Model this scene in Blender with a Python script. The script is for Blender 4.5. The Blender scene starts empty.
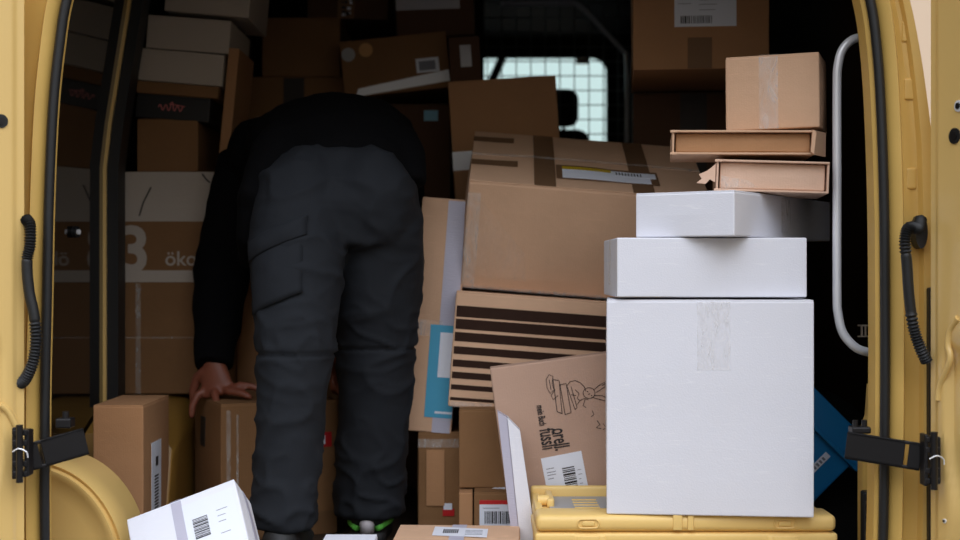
import bpy, bmesh, math, random
from mathutils import Vector, Matrix, Euler, noise
random.seed(7)
SC = bpy.context.scene
COL = SC.collection
F = 1333.3
ZC = 0.62
R = math.radians

def P(px, py, Y):
    return Vector(((px - 480) * Y / F, Y, ZC + (270 - py) * Y / F))

# ------------------------------------------------------------------ materials
def srgb(r, g, b):
    def c(v):
        v /= 255.0
        return v / 12.92 if v <= .04045 else ((v + .055) / 1.055) ** 2.4
    return (c(r), c(g), c(b), 1)

def newmat(name):
    m = bpy.data.materials.new(name); m.use_nodes = True
    nt = m.node_tree
    b = nt.nodes['Principled BSDF']
    return m, nt, b

def simple(name, col, rough=.5, metal=0.0, spec=.5, bump=0.0, bscale=60, var=0.0, vscale=6, coat=0.0, stretch=(1, 1, 1)):
    m, nt, b = newmat(name)
    b.inputs['Base Color'].default_value = col
    b.inputs['Roughness'].default_value = rough
    b.inputs['Metallic'].default_value = metal
    b.inputs['Specular IOR Level'].default_value = spec
    b.inputs['Coat Weight'].default_value = coat
    b.inputs['Coat Roughness'].default_value = .08
    tc = nt.nodes.new('ShaderNodeTexCoord')
    mp = nt.nodes.new('ShaderNodeMapping'); mp.inputs['Scale'].default_value = stretch
    nt.links.new(tc.outputs['Object'], mp.inputs['Vector'])
    if var:
        n = nt.nodes.new('ShaderNodeTexNoise'); n.inputs['Scale'].default_value = vscale; n.inputs['Detail'].default_value = 5
        nt.links.new(mp.outputs[0], n.inputs['Vector'])
        mx = nt.nodes.new('ShaderNodeMix'); mx.data_type = 'RGBA'
        mx.inputs[6].default_value = tuple(c * (1 - var) for c in col[:3]) + (1,)
        mx.inputs[7].default_value = tuple(min(1, c * (1 + var)) for c in col[:3]) + (1,)
        nt.links.new(n.outputs['Fac'], mx.inputs[0]); nt.links.new(mx.outputs[2], b.inputs['Base Color'])
    if bump:
        n2 = nt.nodes.new('ShaderNodeTexNoise'); n2.inputs['Scale'].default_value = bscale; n2.inputs['Detail'].default_value = 4
        nt.links.new(mp.outputs[0], n2.inputs['Vector'])
        bp = nt.nodes.new('ShaderNodeBump'); bp.inputs['Strength'].default_value = bump; bp.inputs['Distance'].default_value = .004
        nt.links.new(n2.outputs['Fac'], bp.inputs['Height']); nt.links.new(bp.outputs[0], b.inputs['Normal'])
    return m

def kraft(name, col, var=.16, flute=.12, lump=6):
    """corrugated board: blotchy fibre colour, faint flute lines, small scuffs"""
    m, nt, b = newmat(name)
    L = nt.links.new
    tc = nt.nodes.new('ShaderNodeTexCoord')
    n = nt.nodes.new('ShaderNodeTexNoise'); n.inputs['Scale'].default_value = 5; n.inputs['Detail'].default_value = 8; n.inputs['Roughness'].default_value = .65
    L(tc.outputs['Object'], n.inputs['Vector'])
    mx = nt.nodes.new('ShaderNodeMix'); mx.data_type = 'RGBA'
    mx.inputs[6].default_value = tuple(c * (1 - var) for c in col[:3]) + (1,)
    mx.inputs[7].default_value = tuple(min(1, c * (1 + var)) for c in col[:3]) + (1,)
    L(n.outputs['Fac'], mx.inputs[0])
    f = nt.nodes.new('ShaderNodeTexNoise'); f.inputs['Scale'].default_value = 340; f.inputs['Detail'].default_value = 3
    L(tc.outputs['Object'], f.inputs['Vector'])
    mp = nt.nodes.new('ShaderNodeMapping'); mp.inputs['Scale'].default_value = (9, 9, 90)
    L(tc.outputs['Object'], mp.inputs['Vector'])
    sc = nt.nodes.new('ShaderNodeTexNoise'); sc.inputs['Scale'].default_value = 1.6; sc.inputs['Detail'].default_value = 6; sc.inputs['Distortion'].default_value = 1.5
    L(mp.outputs[0], sc.inputs['Vector'])
    cr = nt.nodes.new('ShaderNodeValToRGB'); cr.color_ramp.elements[0].position = .62; cr.color_ramp.elements[1].position = .78
    cr.color_ramp.elements[0].color = (0, 0, 0, 1); cr.color_ramp.elements[1].color = (.35, .35, .35, 1)
    L(sc.outputs['Fac'], cr.inputs[0])
    mx2 = nt.nodes.new('ShaderNodeMix'); mx2.data_type = 'RGBA'
    L(cr.outputs[0], mx2.inputs[0]); L(mx.outputs[2], mx2.inputs[6])
    mx2.inputs[7].default_value = tuple(min(1, c * 1.35) for c in col[:3]) + (1,)
    L(mx2.outputs[2], b.inputs['Base Color'])
    w = nt.nodes.new('ShaderNodeTexWave'); w.inputs['Scale'].default_value = 62; w.bands_direction = 'X'; w.inputs['Distortion'].default_value = .3
    L(tc.outputs['Object'], w.inputs['Vector'])
    ad = nt.nodes.new('ShaderNodeMath'); ad.operation = 'MULTIPLY_ADD'; ad.inputs[1].default_value = flute
    L(w.outputs['Fac'], ad.inputs[0]); L(f.outputs['Fac'], ad.inputs[2])
    ad2 = nt.nodes.new('ShaderNodeMath'); ad2.operation = 'MULTIPLY_ADD'; ad2.inputs[1].default_value = lump
    L(n.outputs['Fac'], ad2.inputs[0]); L(ad.outputs[0], ad2.inputs[2])
    bp = nt.nodes.new('ShaderNodeBump'); bp.inputs['Strength'].default_value = .3; bp.inputs['Distance'].default_value = .0015
    L(ad2.outputs[0], bp.inputs['Height']); L(bp.outputs[0], b.inputs['Normal'])
    b.inputs['Roughness'].default_value = .78
    b.inputs['Specular IOR Level'].default_value = .3
    return m

def cleartape(name, col, alpha, rough=.22):
    m, nt, b = newmat(name)
    b.inputs['Base Color'].default_value = col
    b.inputs['Roughness'].default_value = rough
    b.inputs['Alpha'].default_value = alpha
    tc = nt.nodes.new('ShaderNodeTexCoord')
    mp = nt.nodes.new('ShaderNodeMapping'); mp.inputs['Scale'].default_value = (14, 14, 5)
    nt.links.new(tc.outputs['Object'], mp.inputs['Vector'])
    n = nt.nodes.new('ShaderNodeTexNoise'); n.inputs['Scale'].default_value = 3; n.inputs['Detail'].default_value = 7; n.inputs['Distortion'].default_value = 2
    nt.links.new(mp.outputs[0], n.inputs['Vector'])
    bp = nt.nodes.new('ShaderNodeBump'); bp.inputs['Strength'].default_value = .7; bp.inputs['Distance'].default_value = .006
    nt.links.new(n.outputs['Fac'], bp.inputs['Height']); nt.links.new(bp.outputs[0], b.inputs['Normal'])
    cr = nt.nodes.new('ShaderNodeMapRange'); cr.inputs[1].default_value = .35; cr.inputs[2].default_value = .7
    cr.inputs[3].default_value = alpha * .45; cr.inputs[4].default_value = min(1, alpha * 1.7)
    nt.links.new(n.outputs['Fac'], cr.inputs[0]); nt.links.new(cr.outputs[0], b.inputs['Alpha'])
    return m

M = {}
M['kraft'] = kraft('kraft board', srgb(206, 168, 137))
M['kraft_warm_shade'] = kraft('shade-toned warm kraft', srgb(172, 128, 90))  # warm kraft with the van's shade partly mixed into its colour
M['kraft_pink'] = kraft('pinkish kraft board', srgb(214, 180, 156), .08)
M['kraft_shade'] = kraft('shade-darkened kraft', srgb(132, 96, 62))  # kraft darkened in colour to stand in for shade around left and rear boxes
M['kraft_deep_shade'] = kraft('dark brown board in deep shade', srgb(84, 58, 40))  # dark brown boxes, colour lowered further for shade deep in the van
M['kraft_orell'] = kraft('smooth brown board', srgb(184, 152, 132), .06)
M['white_card'] = kraft('white card', srgb(226, 227, 235), .02, .0, .8)
M['shaded_card'] = kraft('shade-darkened white card', srgb(186, 175, 163), .05, .0)  # white card toned down in colour for the dim left rear stack
M['black_card'] = simple('black card', srgb(22, 21, 22), .55)
M['ink'] = simple('black ink', srgb(28, 25, 26), .6)
M['grey_ink'] = simple('grey ink', srgb(128, 130, 140), .6)
M['brown_ink'] = simple('dark brown ink', srgb(50, 33, 25), .85, spec=.15, var=.12, vscale=60)
M['white_ink'] = simple('white ink', srgb(205, 190, 170), .6)
M['red_ink'] = simple('red ink', srgb(190, 28, 30), .5)
M['pink_ink'] = simple('pink ink', srgb(205, 110, 110), .5)
M['yellow_ink'] = simple('yellow ink', srgb(190, 160, 20), .5)
M['blue_ink'] = simple('blue ink', srgb(70, 160, 195), .35, spec=.5)
M['tan_ink'] = simple('tan paper', srgb(200, 150, 90), .6)
M['paper'] = simple('label paper', srgb(226, 230, 240), .45, bump=.1, bscale=30)
M['grey_paper'] = simple('grey label paper', srgb(165, 165, 165), .5)
M['lilac_tape'] = simple('pale paper tape', srgb(182, 180, 196), .4, bump=.2, bscale=60, stretch=(1, 1, 6))
M['brown_tape'] = simple('brown packing tape', srgb(118, 90, 66), .25, bump=.25, bscale=40)
M['dark_tape'] = simple('dark packing tape', srgb(40, 30, 24), .6, bump=.25, bscale=40)
M['tan_tape'] = simple('tan packing tape', srgb(118, 84, 50), .6, bump=.3, bscale=50)
M['clear_tape'] = cleartape('clear tape', srgb(235, 232, 226), .22)
M['faint_tape'] = cleartape('thin clear tape', srgb(230, 215, 200), .09)
M['frost_tape'] = cleartape('wrinkled clear tape', srgb(240, 238, 236), .22)
M['yellow_paint'] = simple('van yellow paint', srgb(226, 190, 118), .32, spec=.5, var=.05, vscale=3, coat=.35, bump=.03, bscale=8)
M['yellow_trim'] = simple('worn yellow paint', srgb(208, 170, 92), .42, var=.12, vscale=9, bump=.05, bscale=14)
M['yellow_shaded'] = simple('shade-darkened yellow paint', srgb(150, 112, 50), .4, var=.15, vscale=9)  # van yellow with the interior shade put into the colour
M['yellow_plastic'] = simple('yellow plastic', srgb(236, 200, 124), .42, var=.03, vscale=12, bump=.03, bscale=120)
M['black_rubber'] = simple('black rubber', srgb(22, 23, 25), .5, bump=.08, bscale=60)
M['black_metal'] = simple('black metal', srgb(30, 29, 31), .35, metal=.3, bump=.04, bscale=60)
M['black_lining'] = simple('black lining', srgb(14, 13, 12), .7)
M['plywood'] = simple('plywood floor', srgb(58, 45, 33), .6, var=.25, vscale=8, stretch=(8, 1, 1))
M['gloss_panel'] = simple('tinted side window', srgb(20, 17, 14), .05, metal=0.0, spec=.9)
M['gloss_panel'].node_tree.nodes['Principled BSDF'].inputs['IOR'].default_value = 1.9
M['gloss_right'] = simple('brown tinted panel', srgb(40, 28, 20), .85, spec=.05)
M['white_steel'] = simple('sky-whitened steel', srgb(246, 248, 252), .25, metal=.2)  # near-white base stands in for bright sky reflected in the rail
M['wire'] = simple('grey wire', srgb(120, 122, 124), .45, metal=.6)
M['dark_fabric'] = simple('seat fabric', srgb(24, 25, 27), .85, bump=.2, bscale=200)
M['blue_plastic'] = simple('blue plastic', srgb(28, 122, 180), .42, bump=.03, bscale=80)
M['skin'] = simple('skin', srgb(122, 68, 49), .5, var=.1, vscale=30)  # skin colour lowered to carry the shade on the hands
M['skin'].node_tree.nodes['Principled BSDF'].inputs['Subsurface Weight'].default_value = .05
M['trouser'] = simple('charcoal trouser fabric', srgb(27, 30, 35), .85, spec=.25, var=.1, vscale=20, bump=.35, bscale=25)
M['jumper'] = simple('black jersey', srgb(8, 8, 10), .95, spec=.1, bump=.3, bscale=40)
M['hair'] = simple('dark hair', srgb(30, 22, 18), .6, bump=.6, bscale=150)
M['green_mesh'] = simple('green shoe mesh', srgb(96, 190, 70), .7, bump=.3, bscale=300)
M['shoe_black'] = simple('black shoe', srgb(26, 27, 28), .6)
M['shoe_white'] = simple('pale shoe heel', srgb(205, 200, 205), .5)
M['gloss_white'] = simple('glossy white film', srgb(235, 238, 245), .2, bump=.4, bscale=30)
M['foil'] = simple('grey plastic film', srgb(185, 185, 190), .25, bump=.9, bscale=18)
M['asphalt'] = simple('asphalt', srgb(62, 60, 58), .9, bump=.4, bscale=200, var=.2, vscale=30)
M['plaster'] = simple('pale plaster', srgb(226, 200, 172), .85, bump=.1, bscale=60)
def glassmat():
    m, nt, b = newmat('windscreen glass')
    for n in list(nt.nodes):
        if n.type == 'BSDF_PRINCIPLED': nt.nodes.remove(n)
    out = [n for n in nt.nodes if n.type == 'OUTPUT_MATERIAL'][0]
    t = nt.nodes.new('ShaderNodeBsdfTransparent'); t.inputs[0].default_value = (.84, .88, .88, 1)
    g = nt.nodes.new('ShaderNodeBsdfGlossy'); g.inputs['Roughness'].default_value = .02
    fr = nt.nodes.new('ShaderNodeFresnel'); fr.inputs[0].default_value = 1.45
    mx = nt.nodes.new('ShaderNodeMixShader')
    nt.links.new(fr.outputs[0], mx.inputs[0]); nt.links.new(t.outputs[0], mx.inputs[1]); nt.links.new(g.outputs[0], mx.inputs[2])
    nt.links.new(mx.outputs[0], out.inputs[0])
    return m
M['glass'] = glassmat()

# ------------------------------------------------------------------ mesh helpers
class MB:
    """collects vertices and faces with material slots, then links ONE mesh object"""
    def __init__(self):
        self.v = []; self.f = []; self.m = []; self.mats = []
    def slot(self, mat):
        if mat not in self.mats: self.mats.append(mat)
        return self.mats.index(mat)
    def add(self, verts, faces, mat):
        o = len(self.v); s = self.slot(mat)
        self.v += [Vector(p) for p in verts]
        for f in faces:
            self.f.append([i + o for i in f]); self.m.append(s)
    def xform(self, mtx, start=0):
        for i in range(start, len(self.v)): self.v[i] = mtx @ self.v[i]
    def box(self, lo, hi, mat, r=0.0):
        x0, y0, z0 = lo; x1, y1, z1 = hi
        if r <= 0:
            vs = [(x, y, z) for z in (z0, z1) for y in (y0, y1) for x in (x0, x1)]
            fs = [(0, 2, 3, 1), (4, 5, 7, 6), (0, 1, 5, 4), (2, 6, 7, 3), (0, 4, 6, 2), (1, 3, 7, 5)]
            self.add(vs, fs, mat); return
        bm = bmesh.new(); bmesh.ops.create_cube(bm, size=1)
        for v in bm.verts:
            v.co = Vector(((x0 + x1) / 2 + v.co.x * (x1 - x0), (y0 + y1) / 2 + v.co.y * (y1 - y0), (z0 + z1) / 2 + v.co.z * (z1 - z0)))
        bmesh.ops.bevel(bm, geom=bm.edges[:], offset=r, segments=3, affect='EDGES', profile=.5)
        bm.verts.index_update()
        self.add([v.co.copy() for v in bm.verts], [[v.index for v in f.verts] for f in bm.faces], mat); bm.free()
    def tube(self, pts, rad, mat, n=12, cap=True, ell=None):
        """pts: centre line; rad: number or list; ell: list of (a, b, side vector)"""
        pts = [Vector(p) for p in pts]; N = len(pts)
        vs = []; fs = []
        prev = None
        for i, p in enumerate(pts):
            t = (pts[min(i + 1, N - 1)] - pts[max(i - 1, 0)]).normalized()
            if ell: 
                side = Vector(ell[i][2]); side = (side - t * side.dot(t)).normalized(); a, b = ell[i][0], ell[i][1]
            else:
                if prev is None:
                    ref = Vector((0, 0, 1)) if abs(t.z) < .9 else Vector((1, 0, 0))
                    side = t.cross(ref).normalized()
                else: side = (prev - t * prev.dot(t)).normalized()
                prev = side
                a = b = rad[i] if isinstance(rad, (list, tuple)) else rad
            up = t.cross(side).normalized()
            for k in range(n):
                an = 2 * math.pi * k / n
                vs.append(p + side * (a * math.cos(an)) + up * (b * math.sin(an)))
        for i in range(N - 1):
            for k in range(n):
                k2 = (k + 1) % n
                fs.append((i * n + k, i * n + k2, (i + 1) * n + k2, (i + 1) * n + k))
        if cap:
            fs.append(tuple(reversed(range(n)))); fs.append(tuple((N - 1) * n + k for k in range(n)))
        self.add(vs, fs, mat)
    def ball(self, c, rx, ry, rz, mat, n=16):
        bm = bmesh.new(); bmesh.ops.create_uvsphere(bm, u_segments=n, v_segments=n // 2 + 2, radius=1)
        bm.verts.index_update()
        self.add([Vector(c) + Vector((v.co.x * rx, v.co.y * ry, v.co.z * rz)) for v in bm.verts], [[v.index for v in f.verts] for f in bm.faces], mat); bm.free()
    def prism(self, poly, d0, d1, mat, axis='y'):
        """poly in (x,z), extruded along y"""
        n = len(poly)
        vs = [(p[0], d0, p[1]) for p in poly] + [(p[0], d1, p[1]) for p in poly]
        fs = [tuple(range(n)), tuple(reversed(range(n, 2 * n)))] + [(i, i + n, (i + 1) % n + n, (i + 1) % n) for i in range(n)]
        self.add(vs, fs, mat)
    def mesh(self, name):
        me = bpy.data.meshes.new(name)
        me.from_pydata([tuple(p) for p in self.v], [], self.f)
        for m in self.mats: me.materials.append(M[m] if isinstance(m, str) else m)
        me.polygons.foreach_set('material_index', self.m)
        me.update()
        bm = bmesh.new(); bm.from_mesh(me); bmesh.ops.recalc_face_normals(bm, faces=bm.faces[:]); bm.to_mesh(me); bm.free()
        return me
    def build(self, name, parent=None, smooth=False):
        me = self.mesh(name)
        o = bpy.data.objects.new(name, me); COL.objects.link(o)
        if smooth: me.shade_smooth() if hasattr(me, 'shade_smooth') else None
        if smooth == 'auto' or smooth is True:
            try: me.set_sharp_from_angle(angle=R(40))
            except Exception: pass
        if parent: o.parent = parent
        return o

def thing(name, label, cat, loc=(0, 0, 0), rot=None, group=None):
    o = bpy.data.objects.new(name, None); COL.objects.link(o)
    o.empty_display_size = .05
    o.location = loc
    if rot is not None: o.rotation_euler = rot.to_euler() if isinstance(rot, Matrix) else rot
    o['label'] = label; o['category'] = cat
    if group: o['group'] = group
    return o

def smooth_path(pts, n=6, closed=False):
    pts = [Vector(p) for p in pts]; out = []; N = len(pts)
    rng = N if closed else N - 1
    for i in range(rng):
        if closed: p0, p1, p2, p3 = pts[i - 1], pts[i], pts[(i + 1) % N], pts[(i + 2) % N]
        else: p0, p1, p2, p3 = pts[max(i - 1, 0)], pts[i], pts[i + 1], pts[min(i + 2, N - 1)]
        for k in range(n):
            t = k / n
            out.append(.5 * ((2 * p1) + (-p0 + p2) * t + (2 * p0 - 5 * p1 + 4 * p2 - p3) * t * t + (-p0 + 3 * p1 - 3 * p2 + p3) * t ** 3))
    if not closed: out.append(pts[-1])
    return out

_tc = {}
def text2d(s, size, bold=0.0, shear=0.0):
    key = (s, size, bold, shear)
    if key in _tc: return _tc[key]
    cu = bpy.data.curves.new('lettering', 'FONT'); cu.body = s; cu.size = size; cu.offset = bold; cu.shear = shear
    cu.resolution_u = 4
    o = bpy.data.objects.new('lettering', cu); COL.objects.link(o)
    dg = bpy.context.evaluated_depsgraph_get()
    me = bpy.data.meshes.new_from_object(o.evaluated_get(dg))
    vs = [(v.co.x, v.co.y) for v in me.vertices]; fs = [list(p.vertices) for p in me.polygons]
    bpy.data.objects.remove(o); bpy.data.curves.remove(cu); bpy.data.meshes.remove(me)
    _tc[key] = (vs, fs); return _tc[key]

# ------------------------------------------------------------------ cartons
class Carton:
    """a box with soft edges, slightly bulging sides and folded top flaps; decals follow its skin"""
    def __init__(s, w, d, h, mat, bulge=.003, rough=.0012, r=.0025, flaps=True, seed=0):
        s.w, s.d, s.h, s.mat, s.b, s.n, s.r, s.seed = w, d, h, mat, bulge, rough, r, seed
        s.mb = MB(); s.flaps = flaps
        s._body()
    def dims(s, face):
        return {'front': (s.w, s.h), 'back': (s.w, s.h), 'left': (s.d, s.h), 'right': (s.d, s.h), 'top': (s.w, s.d), 'bottom': (s.w, s.d)}[face]
    def off(s, face, u, v):
        W, H = s.dims(face); U = min(max(u / W, 0), 1); V = min(max(v / H, 0), 1)
        e = 16 * U * (1 - U) * V * (1 - V)
        k = {'front': 1, 'back': 2, 'left': 3, 'right': 4, 'top': 5, 'bottom': 6}[face]
        nz = noise.noise(Vector((u * 9, v * 9, s.seed * 3.1 + k * 7.7)))
        b = s.b if face in ('front', 'left', 'right', 'back') else s.b * .4
        return b * e + s.n * nz * min(1, e * 4)
    def S(s, face, u, v, o=0.0):
        k = s.off(face, u, v) + o
        w, d, h = s.w / 2, s.d / 2, s.h
        if face == 'front': return Vector((-w + u, -d - k, v))
        if face == 'back': return Vector((w - u, d + k, v))
        if face == 'right': return Vector((w + k, -d + u, v))
        if face == 'left': return Vector((-w - k, d - u, v))
        if face == 'top': return Vector((-w + u, -d + v, h + k + (.0032 if s.flaps else 0)))
        return Vector((-w + u, d - v, -k * 0))
    def _body(s):
        r = s.r
        def steps(L):
            n = max(2, min(14, int(L / .03)))
            return [0, r] + [r + (L - 2 * r) * i / n for i in range(1, n)] + [L - r, L]
        w, d, h = s.w / 2, s.d / 2, s.h
        for face in ('front', 'back', 'left', 'right', 'top', 'bottom'):
            W, H = s.dims(face); us, vs_ = steps(W), steps(H)
            fl = s.flaps; s.flaps = False
            verts = []
            for v in vs_:
                for u in us:
                    p = s.S(face, u, v)
                    q = Vector((min(max(p.x, -w + r), w - r), min(max(p.y, -d + r), d - r), min(max(p.z, r), h - r)))
                    dv = p - q
                    if u in (us[0], us[-1]) or v in (vs_[0], vs_[-1]):
                        p = q + dv.normalized() * r
                    verts.append(p)
            s.flaps = fl
            nu = len(us)
            s.mb.add(verts, [(j * nu + i, j * nu + i + 1, (j + 1) * nu + i + 1, (j + 1) * nu + i) for j in range(len(vs_) - 1) for i in range(nu - 1)], s.mat)
        if s.flaps:
            t = .003; g = .0012
            z0 = h - .001
            s.mb.box((-w + .001, -d + .001, z0), (w - .001, -g, h + t), s.mat, .0007)
            s.mb.box((-w + .001, g, z0), (w - .001, d - .001, h + t), s.mat, .0007)
    def patch(s, mb, face, u0, v0, u1, v1, mat, o=.0008, cor=None):
        """rectangle (or free quad given by 4 corners) laid on a face, with thickness"""
        W, H = s.dims(face)
        nu, nv = 8, 8
        c = cor or [(u0, v0), (u1, v0), (u1, v1), (u0, v1)]
        vs = []
        for lay in (o, o * .2):
            for j in range(nv + 1):
                for i in range(nu + 1):
                    a, b = i / nu, j / nv
                    u = (c[0][0] * (1 - a) + c[1][0] * a) * (1 - b) + (c[3][0] * (1 - a) + c[2][0] * a) * b
                    v = (c[0][1] * (1 - a) + c[1][1] * a) * (1 - b) + (c[3][1] * (1 - a) + c[2][1] * a) * b
                    vs.append(s.S(face, u, v, lay))
        n = nu + 1; T = n * (nv + 1)
        fs = [(j * n + i, j * n + i + 1, (j + 1) * n + i + 1, (j + 1) * n + i) for j in range(nv) for i in range(nu)]
        ring = [i for i in range(nu)] + [j * n + nu for j in range(nv)] + [nv * n + i for i in range(nu, 0, -1)] + [j * n for j in range(nv, 0, -1)]
        for k in range(len(ring)):
            a, b = ring[k], ring[(k + 1) % len(ring)]
            fs.append((a, b, b + T, a + T))
        mb.add(vs, fs, mat)
    def text(s, mb, face, txt, u, v, size, mat, rot=0, bold=0, o=.0012, sx=1, shear=0):
        vs, fs = text2d(txt, size, bold, shear)
        c, n = math.cos(R(rot)), math.sin(R(rot))
        mb.add([s.S(face, u + x * sx * c - y * n, v + x * sx * n + y * c, o) for x, y in vs], fs, mat)
    def stroke(s, mb, face, pts, wd, mat, o=.0012):
        vs = []; fs = []
        for i, p in enumerate(pts):
            a = Vector(pts[max(i - 1, 0)]); b = Vector(pts[min(i + 1, len(pts) - 1)])
            t = (b - a); t = t.normalized() if t.length > 0 else Vector((1, 0))
            nn = Vector((-t.y, t.x)) * wd / 2
            vs += [s.S(face, p[0] + nn.x, p[1] + nn.y, o), s.S(face, p[0] - nn.x, p[1] - nn.y, o)]
        for i in range(len(pts) - 1): fs.append((2 * i, 2 * i + 1, 2 * i + 3, 2 * i + 2))
        mb.add(vs, fs, mat)
    def label(s, face, u, v, w, h, rot=0, kind='ship', paper='paper', seed=1, bars=True):
        """a paper label: sheet, barcode and lines of small print in one mesh"""
        mb = MB(); rs = random.Random(seed)
        c, n = math.cos(R(rot)), math.sin(R(rot))
        def q(a, b): return (u + a * c - b * n, v + a * n + b * c)
        def rect(a0, b0, a1, b1, m, o): s.patch(mb, face, 0, 0, 0, 0, m, o, [q(a0, b0), q(a1, b0), q(a1, b1), q(a0, b1)])
        rect(0, 0, w, h, paper, .0008)
        def code(a0, b0, a1, b1, vert=True):
            x = a0
            L = (a1 if vert else b1)
            x = a0 if vert else b0
            while x < L:
                t = rs.choice([.0012, .0018, .003]) * max(.6, (L - (a0 if vert else b0)) / .05)
                t = min(t, L - x)
                if vert: rect(x, b0, x + t, b1, 'ink', .0013)
                else: rect(a0, x, a1, x + t, 'ink', .0013)
                x += t + rs.choice([.0012, .002]) * max(.6, (L - (a0 if vert else b0)) / .05)
        def lines(a0, a1, bs, m='grey_ink', th=.0012):
            for b in bs: rect(a0, b, a0 + (a1 - a0) * rs.uniform(.5, 1), b + th, m, .0012)
        if kind == 'ship':
            code(w * .3, h * .08, w * .8, h * .3)
            lines(w * .06, w * .42, [h * k for k in (.45, .55, .65, .8, .9)])
            lines(w * .5, w * .9, [h * k for k in (.42, .5, .58, .66, .74, .82, .9)])
        elif kind == 'side':
            code(w * .46, h * .05, w * .76, h * .72, False)
            lines(w * .08, w * .34, [h * k for k in (.52, .6, .66, .74)], 'grey_ink', .0016)
            lines(w * .82, w * .92, [h * k for k in (.2, .3, .4, .5, .6)], 'grey_ink')
        elif kind == 'red':
            rect(0, h * .86, w, h, 'red_ink', .0013)
            code(w * .15, h * .2, w * .92, h * .62)
            lines(w * .1, w * .9, [h * .1, h * .72])
        elif kind == 'bars':
            code(w * .14, h * .35, w * .42, h * .7, False)
            lines(w * .6, w * .85, [h * k for k in (.3, .5, .6, .7)])
        elif kind == 'letter':
            rect(w * .04, h * .84, w * .12, h * .96, 'red_ink', .0012)
            lines(w * .22, w * .7, [h * .9], 'ink', .0022)
            lines(w * .06, w * .3, [h * k for k in (.42, .55, .7)])
            lines(w * .4, w * .7, [h * k for k in (.3, .4, .48, .56, .64, .72)])
            lines(w * .78, w * .98, [h * .6, h * .64], 'red_ink')
            code(w * .1, h * .06, w * .62, h * .2)
        return mb, 'shipping_label'

def rotm(roll=0, tilt=0, yaw=0):
    return Matrix.Rotation(R(yaw), 4, 'Z') @ Matrix.Rotation(R(roll), 4, 'Y') @ Matrix.Rotation(R(tilt), 4, 'X')

def place(c, name, label, cat, cx, cy, Y, roll=0, tilt=0, yaw=0, parts=(), group=None, z=None, dz=0, smooth=True):
    """(cx, cy) where the middle of the front face is seen, at distance Y; z = floor height if given"""
    m = rotm(roll, tilt, yaw)
    C = P(cx, cy, Y)
    loc = C - (m @ Vector((0, -c.d / 2, c.h / 2)))
    if z is not None: loc.z = z
    loc.z += dz
    t = thing(name, label, cat, loc, m, group)
    c.mb.build('carton', t, smooth=False)
    for mb, nm in parts: mb.build(nm, t)
    return t

def carton_px(x0, x1, y0, y1, Y, d, mat, **k):
    return Carton((x1 - x0) * Y / F, d, (y1 - y0) * Y / F, mat, **k)

def tape(c, face_list, mat, name='packing_tape'):
    mb = MB()
    for f in face_list: c.patch(mb, *f, mat, .0006)
    return mb, name

G_K = 'brown cardboard boxes stacked in the van'
G_W = 'white boxes stacked in the van'

# ================================================================== THE SETTING
g = MB(); g.box((-30, -20, -.75), (30, 40, -.65), 'asphalt'); o = g.build('ground'); o['kind'] = 'structure'
g = MB(); g.box((1.2, 10, -.65), (14, 10.3, 5), 'plaster'); o = g.build('wall_right'); o['kind'] = 'structure'

# ================================================================== THE VAN
van = thing('delivery_van', 'yellow delivery van with its rear doors open and load space full of boxes', 'van', (0, 2.42, 0))
van_off = Vector((0, 2.42, 0))
def vpart(mb, name, parent=None, smooth=False):
    for i in range(len(mb.v)): mb.v[i] = mb.v[i] - van_off
    return mb.build(name, parent or van, smooth)
YO = 2.42
def ex(px): return (px - 480) * YO / F
def ez(py): return ZC + (270 - py) * YO / F
rightE = [(ex(877), -.02), (ex(882), ez(540)), (ex(884), ez(400)), (ex(884), ez(300)), (ex(883), ez(200)), (ex(880), ez(110)), (ex(876), ez(50)), (ex(869), ez(0)), (.675, 1.21), (.61, 1.30), (.5, 1.35), (.3, 1.37)]
leftE = [(ex(50), -.02), (ex(46), ez(540)), (ex(46), ez(400)), (ex(48), ez(300)), (ex(50), ez(200)), (ex(54), ez(110)), (ex(60), ez(50)), (ex(68), ez(0)), (-.715, 1.21), (-.65, 1.30), (-.54, 1.35), (-.3, 1.37)]
loop = [(p[0], 0, p[1]) for p in rightE] + [(0, 0, 1.38)] + [(p[0], 0, p[1]) for p in reversed(leftE)]
path = smooth_path(loop, 5)     # open at the sill
def ring_sweep(mb, prof, mat, closed_prof=True):
    N = len(path); n = len(prof); vs = []; fs = []
    for i, p in enumerate(path):
        t = (path[min(i + 1, N - 1)] - path[max(i - 1, 0)]).normalized()
        out = Vector((t.z, 0, -t.x))          # outward for right -> top -> left travel
        for dx, y in prof:
            if p.x < 0 and dx < 0: dx *= .35; y = 2.437 if y > 2.45 else y
            if dx > .04: dx = .04 + (dx - .04) * (1.34 if p.z < .85 else (max(.75, 1.34 - (p.z - .85) * 2.2) if p.x > 0 else 1.34 + (p.z - .85) * 2.6))
            vs.append(p + out * dx + Vector((0, y, 0)))
    for i in range(N - 1):
        for k in range(n if closed_prof else n - 1):
            k2 = (k + 1) % n
            fs.append((i * n + k, i * n + k2, (i + 1) * n + k2, (i + 1) * n + k))
    if closed_prof: fs += [tuple(range(n)), tuple((N - 1) * n + k for k in range(n))]
    mb.add(vs, fs, mat)
# door frame: stepped painted jamb
fr = MB()
prof = [(-.013, 2.475), (-.013, 2.43), (-.008, 2.425), (.010, 2.425), (.012, 2.418), (.026, 2.404), (.030, 2.402), (.034, 2.408), (.037, 2.424), (.052, 2.432), (.060, 2.430), (.064, 2.418), (.078, 2.414), (.082, 2.43), (.083, 2.46), (.05, 2.475)]
ring_sweep(fr, prof, 'yellow_trim')
vpart(fr, 'door_frame', smooth=True)
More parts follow.
